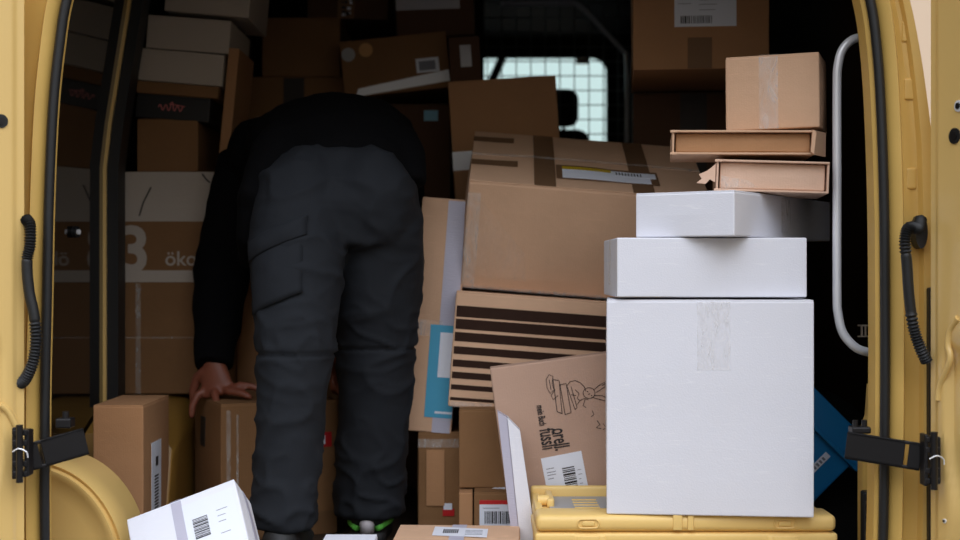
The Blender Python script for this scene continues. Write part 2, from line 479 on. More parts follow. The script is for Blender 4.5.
# raised stamps on the right jamb
for k, (py, hgt) in enumerate(((30, 22), (88, 22), (178, 30))):
    st = MB(); a = P(911 + (k * 2), py, 2.415)
    st.box((a.x - .012, 2.4275, a.z - .02), (a.x + .008, 2.438, a.z + .02), 'yellow_trim', .004)
    vpart(st, 'frame_stamp')
# rubber seal
sl = MB(); sl.tube([p + Vector((0, 2.414, 0)) for p in path], .0088, 'black_rubber', n=10); vpart(sl, 'rubber_seal', smooth=True)
# outer shell
N = len(path)
out0 = []
for i, p in enumerate(path):
    t = (path[min(i + 1, N - 1)] - path[max(i - 1, 0)]).normalized()
    out0.append(p + Vector((t.z, 0, -t.x)) * .079)
def halfw(z):
    if z < .9: return .945
    if z < 1.5: return .945 - (z - .9) * .16
    return .849
big = []
for p in out0:
    c0 = Vector((0, 0, .7)); d = Vector((p.x, 0, p.z - .7)).normalized()
    lo, hi = .3, 3.0
    for _ in range(30):
        m_ = (lo + hi) / 2; q = c0 + d * m_
        ins = abs(q.x) < halfw(q.z) and q.z < 1.75 and q.z > -.06
        if ins and q.z > 1.6 and abs(q.x) > halfw(q.z) - .15:
            ins = (abs(q.x) - (halfw(q.z) - .15)) ** 2 + (q.z - 1.6) ** 2 < .15 ** 2
        lo, hi = (m_, hi) if ins else (lo, m_)
    big.append(c0 + d * lo)
sh = MB(); vs = []; fs = []
def rearmix(p, b, t): return p * (1 - t) + b * t
secs = [(2.44, 0), (2.53, .22), (2.7, .62), (2.86, .93), (2.95, 1), (6.3, 1)]
for Y, t in secs:
    for p, b in zip(out0, big): q = rearmix(p, b, t); vs.append(Vector((q.x, Y, q.z)))
for j in range(len(secs) - 1):
    for i in range(N - 1): fs.append((j * N + i, j * N + i + 1, (j + 1) * N + i + 1, (j + 1) * N + i))
sh.add(vs, fs, 'yellow_shaded')
so = vpart(sh, 'body_shell', smooth=True)
sm = so.modifiers.new('thickness', 'SOLIDIFY'); sm.thickness = .012; sm.offset = -1
lr = MB(); vs = []; fs = []
idx = [i for i in range(N) if out0[i].x > .3 and out0[i].z < 1.5]
ls = [(2.50, .14), (2.6, .38), (2.7, .62), (2.86, .93), (2.94, 1)]
for lay in (.985, .97):
    for Y, t in ls:
        for i in idx:
            q = rearmix(out0[i], big[i], t); q = Vector((0, 0, .7)) + (Vector((q.x, 0, q.z - .7)) * lay) + Vector((0, 0, 0)); vs.append(Vector((q.x, Y, q.z)))
nI = len(idx); T_ = nI * len(ls)
for j in range(len(ls) - 1):
    for i in range(nI - 1):
        a = (j * nI + i, j * nI + i + 1, (j + 1) * nI + i + 1, (j + 1) * nI + i); fs.append(a); fs.append(tuple(k + T_ for k in reversed(a)))
for j in range(len(ls) - 1):
    for i in (0, nI - 1): fs.append((j * nI + i, (j + 1) * nI + i, (j + 1) * nI + i + T_, j * nI + i + T_))
for j in (0, len(ls) - 1):
    for i in range(nI - 1): fs.append((j * nI + i, j * nI + i + 1, j * nI + i + 1 + T_, j * nI + i + T_))
lr.add(vs, fs, 'black_lining'); vpart(lr, 'corner_lining', smooth=True)
# underbody / sill / load floor
fl = MB(); fl.box((-.90, 2.46, -.03), (.90, 4.9, 0), 'plywood'); vpart(fl, 'load_floor')
si = MB(); si.box((-.80, 2.38, -.12), (.79, 2.46, -.004), 'yellow_trim', .01); vpart(si, 'sill')
ub = MB(); ub.box((-.94, 2.46, -.2), (.94, 6.3, -.035), 'black_lining'); vpart(ub, 'underbody')
bp_ = MB(); bp_.box((-.95, 2.2, -.34), (.95, 2.375, -.10), 'black_rubber', .03); vpart(bp_, 'rear_bumper')
for x in (-.8, .8):
    for y in (3.6, 5.9):
        w = MB(); w.tube([(x - .1, y, -.33), (x + .1, y, -.33)], .32, 'black_rubber', n=32); wo = vpart(w, 'wheel', smooth=True)
# side linings
def lining(side, y0, y1, z0, z1, mat, inset, name, th=.012, parent=None):
    mb = MB(); vs = []; n = 14
    for lay in (0, th):
        for y in (y0, y1):
            for i in range(n + 1):
                z = z0 + (z1 - z0) * i / n
                vs.append((side * (halfw(z) - inset + lay - .02), y, z))
    def id(l, a, i): return (l * 2 + a) * (n + 1) + i
    fs = []
    for i in range(n):
        fs += [(id(0, 0, i), id(0, 1, i), id(0, 1, i + 1), id(0, 0, i + 1)), (id(1, 0, i), id(1, 0, i + 1), id(1, 1, i + 1), id(1, 1, i)),
               (id(0, 0, i), id(0, 0, i + 1), id(1, 0, i + 1), id(1, 0, i)), (id(0, 1, i), id(1, 1, i), id(1, 1, i + 1), id(0, 1, i + 1))]
    fs += [(id(0, 0, 0), id(1, 0, 0), id(1, 1, 0), id(0, 1, 0)), (id(0, 0, n), id(0, 1, n), id(1, 1, n), id(1, 0, n))]
    mb.add(vs, fs, mat); return vpart(mb, name, parent, smooth=True)
lining(-1, 2.86, 3.27, .0, 1.52, 'gloss_panel', 0, 'side_window')
lining(-1, 3.27, 3.278, .0, 1.52, 'yellow_paint', .008, 'window_trim')
lining(-1, 3.279, 3.345, .0, 1.52, 'black_rubber', .035, 'side_pillar', .03)
lining(-1, 3.345, 4.9, .0, 1.55, 'black_lining', 0, 'side_lining')
lining(1, 2.9, 4.9, .0, 1.55, 'gloss_right', 0, 'side_window')
kn = MB(); a = Vector((-.925, 3.03, ZC + 38 * 3.03 / F)); kn.tube([a, a + Vector((.012, -.004, 0))], .013, 'black_rubber', n=16); kn.tube([a + Vector((.01, -.003, 0)), a + Vector((.016, -.006, 0))], .006, 'white_steel', n=12); vpart(kn, 'window_latch', smooth=True)
# roof lining
rl = MB(); rl.box((-.78, 2.8, 1.70), (.78, 6.2, 1.715), 'black_lining'); vpart(rl, 'roof_lining')
# wheel arch in the load space
def arch(mb, side, y0, y1, x_in, x_out, h, mat):
    n = 16; vs = []; fs = []
    prof = [(x_in, 0)] + [(x_in + (1 - math.cos(a)) * .07 * (1 if x_in < x_out else -1), h - .07 + math.sin(a) * .07) for a in [i * math.pi / 16 for i in range(9)]] + [(x_out, h), (x_out, 0)]
    ys = [0, .05, .12, .22, .35, .5, .65, .8, .92, 1]
    for t in ys:
        hh = math.sin(math.acos(max(-1, min(1, 2 * t - 1)))) ** .28 if 0 < t < 1 else .15
        for px_, pz_ in prof: vs.append((px_, y0 + (y1 - y0) * t, pz_ * hh))
    n = len(prof)
    for j in range(len(ys) - 1):
        for i in range(n): fs.append((j * n + i, j * n + (i + 1) % n, (j + 1) * n + (i + 1) % n, (j + 1) * n + i))
    fs += [tuple(range(n)), tuple((len(ys) - 1) * n + i for i in range(n))]
    mb.add(vs, fs, mat)
wa = MB(); arch(wa, -1, 3.05, 4.2, -.715, -.92, .302, 'yellow_shaded'); vpart(wa, 'wheel_arch', smooth=True)
wa = MB(); arch(wa, 1, 3.05, 4.2, .76, .92, .302, 'black_lining'); vpart(wa, 'wheel_arch', smooth=True)
# rounded lamp housing in the rear corner, left
dm = MB()
cx0, rx, rz = -.865, .19, .255
def qarc(r0, n=22): return [(cx0 + (rx + r0) * math.sin(a), max(0, (rz + r0) * math.cos(a) ** .9)) for a in [i * math.pi / 2 / n for i in range(n + 1)]]
arc = qarc(0)
prev = None
profs = [(2.576, -.06, 0), (2.570, -.030, 0), (2.563, -.021, 0), (2.563, -.015, 0), (2.574, -.011, 0), (2.568, -.005, 0), (2.578, 0, 0), (2.64, 0, 0), (2.74, -.004, 0)]
vs = []; fs = []
for y, dr, _ in profs:
    for p in qarc(dr): vs.append((p[0], y, p[1]))
n = len(arc)
for j in range(len(profs) - 1):
    for i in range(n - 1): fs.append((j * n + i, j * n + i + 1, (j + 1) * n + i + 1, (j + 1) * n + i))
vs.append((cx0, 2.578, 0)); c_i = len(vs) - 1
for i in range(n - 1): fs.append((c_i, i + 1, i))
vs.append((cx0, 2.74, 0)); c_i = len(vs) - 1; b0 = (len(profs) - 1) * n
for i in range(n - 1): fs.append((c_i, b0 + i, b0 + i + 1))
dm.add(vs, fs, 'yellow_paint'); dmo = vpart(dm, 'lamp_housing', smooth=True)
vn = MB(); a = P(54, 515, 2.595)
vn.box((a.x - .004, 2.59, a.z - .06), (a.x + .006, 2.604, a.z + .045), 'black_rubber', .003)
vn_o = vpart(vn, 'air_vent')
vn = MB(); a = P(866, 520, 2.56); vn.box((a.x - .006, 2.55, a.z - .10), (a.x + .012, 2.58, a.z + .055), 'black_rubber', .004)
for k in range(7): vn.box((a.x - .004, 2.546, a.z - .09 + k * .02), (a.x + .010, 2.552, a.z - .082 + k * .02), 'black_metal')
vpart(vn, 'air_vent')
hs = MB(); a = P(868, 500, 2.57)
hs.prism([(a.x - .006, 0), (a.x - .006, a.z + .12), (a.x + .008, a.z + .16), (a.x + .012, a.z + .22), (a.x + .03, a.z + .22), (a.x + .03, 0)], 2.585, 2.62, 'yellow_trim'); vpart(hs, 'lamp_housing')
# chrome grab rail
gr = MB()
rp = [P(884, 37, 2.66), P(868, 37, 2.63), P(854, 39, 2.62), P(843, 49, 2.62), P(838, 66, 2.62), P(837, 90, 2.62), P(837, 180, 2.62), P(837, 290, 2.62), P(838, 313, 2.62), P(843, 333, 2.62), P(855, 347, 2.62), P(868, 352, 2.63), P(886, 354, 2.66)]
gr.tube(smooth_path(rp, 6), .0088, 'white_steel', n=16); gro = vpart(gr, 'grab_rail', smooth=True)
mk = MB(); a = P(864, 331, 2.9)
for dz in (-.012, .012): mk.box((a.x - .012, a.y, a.z + dz - .0015), (a.x + .014, a.y + .008, a.z + dz + .0015), 'white_ink')
for dx in (-.004, .004): mk.box((a.x + dx - .0012, a.y, a.z - .012), (a.x + dx + .0012, a.y + .008, a.z + .012), 'white_ink')
vpart(mk, 'lashing_bracket')
# partition with mesh window
pt = MB(); YP = 4.9
def pw(px, py): q = P(px, py, YP); return q.x, q.z
x0, _ = pw(484, 0); x1, _ = pw(634, 0)
pt.box((-.92, YP, 0), (x0, YP + .03, 1.70), 'black_lining'); pt.box((x1, YP, 0), (.92, YP + .03, 1.70), 'black_lining')
pt.box((x0, YP, 0), (x1, YP + .03, .75), 'black_lining')
vpart(pt, 'partition')
ms = MB()
x = x0 + .012
while x < x1:
    ms.tube([(x, YP + .01, .75), (x, YP + .01, 1.70)], .0022, 'wire', n=6); x += .0535
z = .80
while z < 1.7:
    ms.tube([(x0, YP + .013, z), (x1, YP + .013, z)], .0022, 'wire', n=6); z += .0535
vpart(ms, 'wire_mesh')
ft = MB(); fp = [P(500, 4, 4.88), P(560, 3, 4.88), P(580, 6, 4.88), P(605, 32, 4.88), P(622, 50, 4.88), P(627, 62, 4.88), P(627, 140, 4.88), P(627, 200, 4.88)]
ft.tube(smooth_path(fp, 4), .0105, 'white_steel', n=12); vpart(ft, 'mesh_frame', smooth=True)
# cab front with windscreen
cf = MB(); YW = 6.25
wx0, wx1 = -.66, (607 - 480) * YW / F; wz0, wz1 = 1.02, ZC + (270 - 57) * YW / F
cf.box((-.93, YW, -.03), (wx0, YW + .05, 1.73), 'black_lining'); cf.box((wx1, YW, -.03), (.93, YW + .05, 1.73), 'black_lining')
cf.box((wx0, YW, -.03), (wx1, YW + .05, wz0), 'black_lining'); cf.box((wx0, YW, wz1), (wx1, YW + .05, 1.73), 'black_lining')
# rounded corner fillets
for sx, xx in ((1, wx0), (-1, wx1)):
    rr = .07; pts = [(xx, wz1)] + [(xx + sx * rr * (1 - math.cos(a)), wz1 - rr * (1 - math.sin(a))) for a in [i * math.pi / 2 / 8 for i in range(9)]][::1]
    cf.prism(pts, YW, YW + .05, 'black_lining')
# pillar crossing the left of the mesh window
a = P(487, 92, 6.2); b = P(505, 52, 6.2)
cf.tube([a, b], .02, 'black_lining', n=8)
vpart(cf, 'cab_front')
wg = MB(); wg.box((wx0, YW + .02, wz0), (wx1, YW + .026, wz1), 'glass'); wgo = vpart(wg, 'windscreen')
sk = MB(); a = P(583, 60, 6.2); sk.box((a.x - .03, 6.235, a.z - .012), (a.x + .03, 6.245, a.z + .012), 'tan_ink'); vpart(sk, 'windscreen_sticker')
# seat
se = MB(); a = P(560, 135, 5.5)
se.box((a.x - .28, 5.42, .55), (a.x + .12, 5.56, a.z + .02), 'dark_fabric', .05); seo = vpart(se, 'seat', smooth=True)
hd = MB(); b = P(578, 90, 5.5)
hd.box((b.x - .26, 5.43, b.z - .155), (b.x, 5.52, b.z), 'dark_fabric', .04)
hd.tube([(b.x - .20, 5.48, a.z), (b.x - .20, 5.48, b.z - .1)], .007, 'white_steel'); hd.tube([(b.x - .06, 5.48, a.z), (b.x - .06, 5.48, b.z - .1)], .007, 'white_steel')
h_ = vpart(hd, 'headrest', seo, smooth=True)
# doors: pressed inner panels seen beside the opening
def door(side, x0, ydir, pxhole):
    """x0: hinge x; the door swings past a right angle"""
    root = MB()
    ang = R(140 if side < 0 else 111); d = Vector((side * -math.cos(ang), -math.sin(ang), 0)); nrm = Vector((-side * math.sin(ang), math.cos(ang), 0))
    O = Vector((x0, 2.365, 0))
    nu, nv = 70, 90; Lg = .62; z0, z1 = -.2, 1.5
    vs = []
    def dep(u, z):
        # recessed field with sloping pressed border; deeper pocket low down
        def sm(t): t = max(0, min(1, t)); return t * t * (3 - 2 * t)
        e = sm((u - .012) / .012)
        rec = 0.0
        zt, zb = .36, .02
        lim = .030 if z > .62 else .030 + 0
        if z < .50:
            k = sm((.50 - z) / .03) * sm((u - (.035 if z > .33 or z < .02 else .035)) / .012)
            wav = .022 * math.exp(-((z - .20) / .07) ** 2)
            k *= sm((u - .03 - wav) / .02)
            rec -= .014 * k
        return -.004 * (1 - e) + rec
    for j in range(nv + 1):
        z = z0 + (z1 - z0) * j / nv
        for i in range(nu + 1):
            u = Lg * (i / nu) ** 1.8
            vs.append(O + d * u + nrm * dep(u, z) + Vector((0, 0, z)))
    n = nu + 1
    fs = [(j * n + i, j * n + i + 1, (j + 1) * n + i + 1, (j + 1) * n + i) for j in range(nv) for i in range(nu)]
    T = len(vs)
    for j in range(nv + 1):
        z = z0 + (z1 - z0) * j / nv
        for i in (0, nu): vs.append(O + d * (Lg * (i / nu)) - nrm * .06 + Vector((0, 0, z)))
    for j in range(nv):
        a, b = T + 2 * j, T + 2 * j + 2
        fs += [(a, b, b + 1, a + 1), (j * n, (j + 1) * n, b, a), (j * n + nu, a + 1, b + 1, (j + 1) * n + nu)]
    fs.append(tuple([i for i in range(n)][::-1] + [T, T + 1]))
    fs.append(tuple([nv * n + i for i in range(n)] + [T + 2 * nv + 1, T + 2 * nv]))
    root.add(vs, fs, 'yellow_paint')
    do = vpart(root, 'rear_door', smooth=True)
    return do, O, d, nrm
dL, OL, dirL, nL = door(-1, (25 - 480) * 2.365 / F, -1, 0)
dR, OR, dirR, nR = door(1, (929 - 480) * 2.365 / F, -1, 0)
def ondoor(O, d, nrm, px, py):
    """point where the line of sight through a pixel meets the door panel"""
    k = (px - 480) / F
    u = (k * O.y - O.x) / (d.x - k * d.y)
    q = O + d * u
    return Vector((q.x, q.y, ZC + (270 - py) * q.y / F))
for (dob, O, d, nn, spots) in ((dL, OL, dirL, nL, [(1, 121, .012, 'black_rubber')]), (dR, OR, dirR, nR, [(955, 136, .014, 'black_rubber'), (959, 106, .010, 'white_steel'), (945, 521, .004, 'white_steel')])):
    for px, py, r, mt in spots:
        q = ondoor(O, d, nn, px, py); mb = MB(); mb.tube([q - nn * .002, q + nn * .002], r, mt, n=20)
        mb.tube([q + nn * .001, q + nn * .004], r * .55, 'black_metal', n=16)
        vpart(mb, 'plug' if mt == 'black_rubber' else 'clip', dob, smooth=True)
# rounded pressed beads on the door panels
for dob, O, d, nn, pts in ((dR, OR, dirR, nR, [(958, 318), (950, 330), (948, 345), (950, 360), (940, 385), (938, 400)]), (dL, OL, dirL, nL, [(0, 405), (8, 412), (17, 428)])):
    mb = MB(); mb.tube(smooth_path([ondoor(O, d, nn, *p) for p in pts], 4), .006, 'yellow_paint', n=10); vpart(mb, 'pressed_bead', dob, smooth=True)
# hinge straps
def strap(name, A, B, hgt, th=.008):
    mb = MB(); d = (B - A); L = d.length; d.normalize(); s = d.cross(Vector((0, 0, 1))).normalized(); up = s.cross(d).normalized()
    for a0, a1, b0, b1 in ((0, L, -hgt / 2, -hgt / 2 + .006), (0, L, hgt / 2 - .006, hgt / 2), (0, L * .78, -hgt / 2, hgt / 2), (L * .83, L, -hgt / 2, hgt / 2)):
        o0 = len(mb.v); mb.box((a0, -th / 2, b0), (a1, th / 2, b1), 'black_metal', .0015)
        m = Matrix((d, s, up)).transposed().to_4x4(); m.translation = A; mb.xform(m, o0)
    return mb
def bracket(c, sgn):
    mb = MB()
    mb.box((c.x - .017, c.y - .018, c.z - .045), (c.x - .010, c.y + .01, c.z + .045), 'black_metal', .002)
    mb.box((c.x + .004, c.y - .016, c.z - .040), (c.x + .012, c.y + .01, c.z + .040), 'black_metal', .002)
    for dz in (-.036, -.018, .018, .036): mb.box((c.x - .016, c.y - .02, c.z + dz - .005), (c.x + .010, c.y + .006, c.z + dz + .005), 'black_metal', .0015)
    mb.tube([(c.x - .002, c.y - .022, c.z - .05), (c.x - .002, c.y - .022, c.z + .05)], .006, 'black_metal')
    mb.tube(smooth_path([(c.x - .012, c.y - .028, c.z + .004), (c.x, c.y - .031, c.z + .01), (c.x + .012, c.y - .028, c.z + .004), (c.x + .014, c.y - .026, c.z - .006)], 4), .0012, 'white_steel', n=6)
    return mb
mb = strap('check_strap', P(86, 441, 2.392), P(30, 457, 2.345), .049); st_ = vpart(mb, 'check_strap')
vpart(bracket(P(25, 452, 2.33), -1), 'hinge_bracket', st_)
mb = MB(); a = P(60, 428, 2.40); mb.box((a.x - .006, a.y - .01, a.z + .0), (a.x + .022, a.y + .02, a.z + .018), 'black_metal', .003); mb.tube([(a.x + .01, a.y, a.z + .01), (a.x + .01, a.y, a.z + .03)], .006, 'black_metal'); vpart(mb, 'strap_catch', st_)
mb = strap('check_strap', P(846, 445, 2.392), P(921, 457, 2.345), .049); st2 = vpart(mb, 'check_strap')
vpart(bracket(P(931, 459, 2.33), 1), 'hinge_bracket', st2)
mb = MB(); a = P(862, 431, 2.40); mb.box((a.x - .02, a.y - .01, a.z - .004), (a.x + .014, a.y + .02, a.z + .008), 'black_metal', .003)
for dx in (-.012, .004): mb.tube([(a.x + dx, a.y, a.z), (a.x + dx, a.y, a.z + .02)], .005, 'black_metal')
vpart(mb, 'strap_catch', st2)
# corrugated cable conduits
def conduit(pts, r, ribs):
    pp = smooth_path(pts, 14); mb = MB(); rr = []
    for i in range(len(pp)):
        t = i / (len(pp) - 1); rib = any(a <= t <= b for a, b in ribs)
        rr.append(r * (1.0 + (.16 * (1 if i % 2 else -1) if rib else .0)))
    mb.tube(pp, rr, 'black_rubber', n=12); return mb
mb = conduit([P(26, 219, 2.37), P(30, 226, 2.36), P(30, 245, 2.355), P(27, 262, 2.355), P(29, 290, 2.355), P(34, 315, 2.355), P(36, 340, 2.355), P(33, 362, 2.355), P(26, 378, 2.36), P(20, 384, 2.37)], .0095, [(0, .32), (.58, 1)])
vpart(mb, 'cable_conduit', smooth=True)
mb = conduit([P(921, 220, 2.40), P(918, 228, 2.375), P(909, 228, 2.36), P(905, 240, 2.355), P(907, 265, 2.355), P(909, 295, 2.355), P(913, 325, 2.355), P(919, 345, 2.355), P(927, 362, 2.36)], .0095, [(0, .45), (.7, 1)])
vpart(mb, 'cable_conduit', smooth=True)
mb = MB(); a = P(919, 232, 2.41); mb.tube([(a.x, 2.395, a.z), (a.x, 2.425, a.z)], .016, 'black_rubber', n=16); mb.xform(Matrix.Translation(a) @ Matrix.Diagonal((.7, 1, 1.9, 1)) @ Matrix.Translation(-a)); vpart(mb, 'conduit_grommet', smooth=True)
mb = MB(); a = P(925, 320, 2.44); mb.box((a.x - .005, 2.40, a.z - .5), (a.x + .012, 2.45, a.z + .06), 'black_rubber', .004); vpart(mb, 'hinge_gap_shade')  # added black strip standing in for shade in the door gap

# ================================================================== RIGHT FRONT STACK
# yellow tool case
YC = 2.55; cw = (838 - 535) * YC / F; cxm = P((838 + 535) / 2, 0, YC).x
case = thing('tool_case', 'yellow plastic carrying case under the tall white box', 'case', (cxm, YC + .14, 0))
mb = MB(); mb.box((-cw / 2 + .004, -.136, 0), (cw / 2 - .004, .135, .118), 'yellow_plastic', .012)
mb.box((-cw / 2, -.14, .095), (cw / 2, .14, .116), 'yellow_plastic', .005)
for sx in (-1, 1): mb.box((sx * .185 - .03, -.1415, .03), (sx * .185 + .03, -.137, .112), 'yellow_plastic', .002)
for x in (-.09, .09): mb.box((x - .012, -.1415, 0), (x + .012, -.137, .095), 'yellow_plastic', .002)
mb.build('case_body', case, True)
mb = MB(); mb.box((-cw / 2 + .002, -.14, .119), (cw / 2 - .002, -.05, .1505), 'yellow_plastic', .011)
mb.box((-cw / 2 + .002, -.06, .119), (cw / 2 - .002, .14, .140), 'yellow_plastic', .006)
mb.box((-cw / 2 + .002, .122, .119), (cw / 2 - .05, .14, .164), 'yellow_plastic', .006)
mb.box((cw / 2 - .05, .05, .119), (cw / 2 - .004, .138, .1505), 'yellow_plastic', .008)
mb.box((-.09, -.06, .13), (cw / 2 - .05, .125, .1505), 'yellow_plastic', .004)
mb.box((-cw / 2 + .004, -.06, .13), (-cw / 2 + .02, .13, .1505), 'yellow_plastic', .005)
mb.box((-.026, -.1425, .122), (-.008, -.139, .152), 'yellow_plastic', .002); mb.box((.002, -.1425, .122), (.014, -.139, .152), 'yellow_plastic', .002)
mb.build('case_lid', case, True)
mb = MB(); mb.box((-cw / 2 + .035, -.045, .139), (-.095, .12, .143), 'grey_paper', .001)
for k in range(4): mb.box((-cw / 2 + .085, -.02 + k * .03, .1425), (-cw / 2 + .135, -.012 + k * .03, .1445), 'yellow_plastic')
mb.build('lid_tray', case)
mb = MB(); mb.tube([(-cw / 2 + .035, .02, .152), (-cw / 2 + .012, .02, .152)], .011, 'yellow_plastic'); mb.box((-cw / 2 + .03, -.0, .14), (-cw / 2 + .045, .11, .158), 'yellow_plastic', .004); mb.build('carry_handle', case, True)
for sx in (-1, 1):
    mb = MB(); mb.box((sx * .188 - .012, -.1425, .130), (sx * .188 + .012, -.139, .140), 'yellow_plastic', .002)
    ring = [(sx * .188 + .013 * (1 if math.cos(a) > 0 else -1) + .007 * math.cos(a), -.1415, .135 + .0085 * math.sin(a)) for a in [2 * math.pi * i / 20 for i in range(21)]]
    mb.tube(ring, .0016, 'yellow_plastic', n=6)
    mb.box((sx * .188 - .022, -.1432, .095), (sx * .188 + .022, -.139, .112), 'yellow_plastic', .002)
    mb.build('latch', case, True)

# tall white box
c = Carton((812 - 607) * 2.54 / F, .235, (514 - 299.5) * 2.54 / F, 'white_card', bulge=.002, seed=1)
t1 = tape(c, [('front', c.w * .44, c.h * .68, c.w * .60, c.h - .001), ('top', c.w * .44, .002, c.w * .60, c.d)], 'frost_tape')
mb = MB(); c.patch(mb, 'front', c.w * .405, c.h - .022, c.w * .44, c.h - .001, 'clear_tape', .0006)
place(c, 'white_box', 'tall plain white box standing on the yellow case', 'box', 709.5, 407, 2.54, parts=[t1], yaw=-5.6, z=.1515)
# flat white box over it
c = Carton((807 - 617) * 2.55 / F, .27, (298.5 - 239) * 2.55 / F, 'white_card', bulge=.001, seed=2, flaps=False)
mb = MB(); c.patch(mb, 'left', .12, .002, .16, c.h * .75, 'grey_paper', .0005)
tp = tape(c, [('left', .12, c.h * .2, .16, c.h - .001)], 'clear_tape')
place(c, 'white_box', 'low white box lying directly on the tall plain white box', 'box', 712, 269, 2.55, parts=[tp], z=.5680)
# turned white box
c = Carton(.205, .54, .083, 'white_card', bulge=.0012, seed=3)
tp = tape(c, [('right', .24, .012, .29, c.h - .001)], 'frost_tape')
yw = 33.4
t = place(c, 'white_box', 'white box set cornerwise with wrinkled tape, under the two book parcels', 'box', 686, 215, 2.555, yaw=-yw, roll=0, parts=[tp], z=.692)
# position so that its near corner is at x=.478, Y=2.5
mloc = rotm(yaw=-yw) @ Vector((c.w / 2, -c.d / 2, 0)); t.location = Vector((.475, 2.49, .6855)) - mloc; t.location.z = .6835

# book parcels : cardboard wraps with recessed book block ends
def wrap(name, label, w, d, h, loc, rot, mat, flapR=True, torn=False, inner='kraft_pink'):
    t = thing(name, label, 'parcel', loc, rot)
    th = .004
    mb = MB()
    mb.box((-w / 2, -d / 2, 0), (w / 2, d / 2, th), mat, .0012)
    mb.box((-w / 2, -d / 2 - .003, h - th), (w / 2, d / 2, h), mat, .0012)
    for sx in (-1, 1): mb.box((sx * (w / 2 - .002) - .002, -d / 2, th * .5), (sx * (w / 2 - .002) + .002, d / 2, h - th * .5), mat, .001)
    for k in range(2): mb.box((-w / 2 - .004, -d / 2 - .004, -.001 + k * (h - .004)), (-w / 2 + .010, -d / 2 + .004, .004 + k * (h - .004)), mat, .001)
    mb.build('cardboard_wrap', t)
    c = Carton(w - .014, d - .02, h - 2 * th - .002, inner, bulge=.001, flaps=False, seed=len(label))
    for i in range(len(c.mb.v)): c.mb.v[i] += Vector((0, .001, th + .001))
    c.mb.build('inner_packet', t)
    mb = MB()
    if flapR:
        x = w / 2
        mb.prism([(0, 0), (.004, 0), (.004, h), (0, h)], 0, .06, mat)
        mb.xform(Matrix.Translation((x - .004, -d / 2 - .003, 0)) @ Matrix.Rotation(R(-28), 4, 'Z'))
        o0 = len(mb.v); mb.prism([(0, h * .1), (.006, h * .02), (.010, h * .9), (.003, h)], 0, .012, mat); mb.xform(Matrix.Translation((x - .008, -d / 2 - .012, 0)), o0)
        mb.build('end_flap', t)
    if torn:
        pts = [(-.002, h * .85), (-.018, h * .62), (-.034, h * .50), (-.028, h * .36), (-.038, h * .22), (-.02, h * .2), (-.012, h * .35), (-.002, h * .25)]
        mb = MB(); mb.prism([(p[0] - w / 2, p[1]) for p in pts], -d / 2 - .002, -d / 2 + .002, mat); mb.build('torn_flap', t)
        mb = MB(); cc = c
        c.patch(mb, 'front', .012, .004, .075, .022, 'clear_tape', .0008, [(.003, .004), (.075, .008), (.055, .022), (.003, .030)])
        mb.build('packing_tape', t)
    return t
A = P(778, 192, 2.60)
wrap('book_parcel', 'cardboard book parcel with torn left end, lower of the two book parcels', .215, .20, .061, (A.x, 2.59 + .1, .7715), rotm(roll=2.2, yaw=-8), 'kraft_pink', flapR=False, torn=True)
A = P(748, 150, 2.60)
wrap('book_parcel', 'wide flat cardboard book parcel with a bent end flap, under the small square carton', .272, .20, .047, (A.x, 2.59 + .1, .8445), rotm(roll=.8, yaw=-7), 'kraft', flapR=True, inner='kraft_warm_shade')
# small carton on top
c = Carton(.182, .14, .143, 'kraft', bulge=.003, seed=5)
tp = tape(c, [('front', .066, .001, .103, c.h), ('top', .066, 0, .103, c.d)], 'frost_tape')
place(c, 'cardboard_box', 'small square brown carton on top of the book parcels beside the steel rail', 'box', 772, 92, 2.62, yaw=-20, parts=[tp], z=.897, roll=-.5)
# blue crate behind
bl = thing('plastic_crate', 'blue plastic crate tipped on its corner behind the tall white box', 'crate', (.596, 2.945, .188), rotm(roll=45))
mb = MB()
mb.box((-.14, -.06, -.10), (.14, .12, .20), 'blue_plastic', .006)
mb.build('crate_body', bl, True)
mb = MB(); mb.box((-.150, -.070, .150), (.150, .125, .215), 'blue_plastic', .005); mb.box((-.154, -.074, .150), (.154, .129, .160), 'blue_plastic', .002); mb.build('crate_rim', bl, True)
mb = MB(); mb.box((.080, -.0625, .045), (.094, -.0605, .135), 'paper'); 
for k in range(8): mb.box((.083, -.0632, .055 + k * .009), (.091, -.0622, .060 + k * .009), 'grey_ink')
mb.build('name_strip', bl)

# ================================================================== CENTRE
# big tilted carton
w_, h_b, d_ = .55, .262, .40
c = Carton(w_, d_, h_b, 'kraft', bulge=.008, rough=.003, r=.005, seed=8)
parts = []
mb = MB()
c.patch(mb, 'top', w_ * .27, .0, w_ * .36, d_, 'brown_tape', .0006); c.patch(mb, 'top', w_ * .68, 0, w_ * .77, d_, 'brown_tape', .0006)
parts.append((mb, 'packing_tape'))
mb = MB(); c.patch(mb, 'top', .0, d_ * .30, .11, d_ * .40, 'brown_tape', .0007); parts.append((mb, 'packing_tape'))
mb = MB(); c.patch(mb, 'top', .0, d_ * .78, .10, d_ * .88, 'brown_tape', .0007); parts.append((mb, 'packing_tape'))
mb = MB(); c.patch(mb, 'top', 0, d_ * .49, w_, d_ * .525, 'frost_tape', .0009); parts.append((mb, 'packing_tape'))
mb = MB()
c.patch(mb, 'top', w_ * .365, .06, w_ * .80, .155, 'brown_tape', .0008)
c.patch(mb, 'top', w_ * .39, .065, w_ * .765, .125, 'paper', .0012)
c.patch(mb, 'top', w_ * .39, .127, w_ * .60, .145, 'yellow_ink', .0012)
c.patch(mb, 'top', w_ * .60, .105, w_ * .79, .14, 'paper', .0016)
for k in range(9): c.patch(mb, 'top', w_ * (.62 + k * .013), .115, w_ * (.626 + k * .013), .133, 'ink', .002)
parts.append((mb, 'shipping_label'))
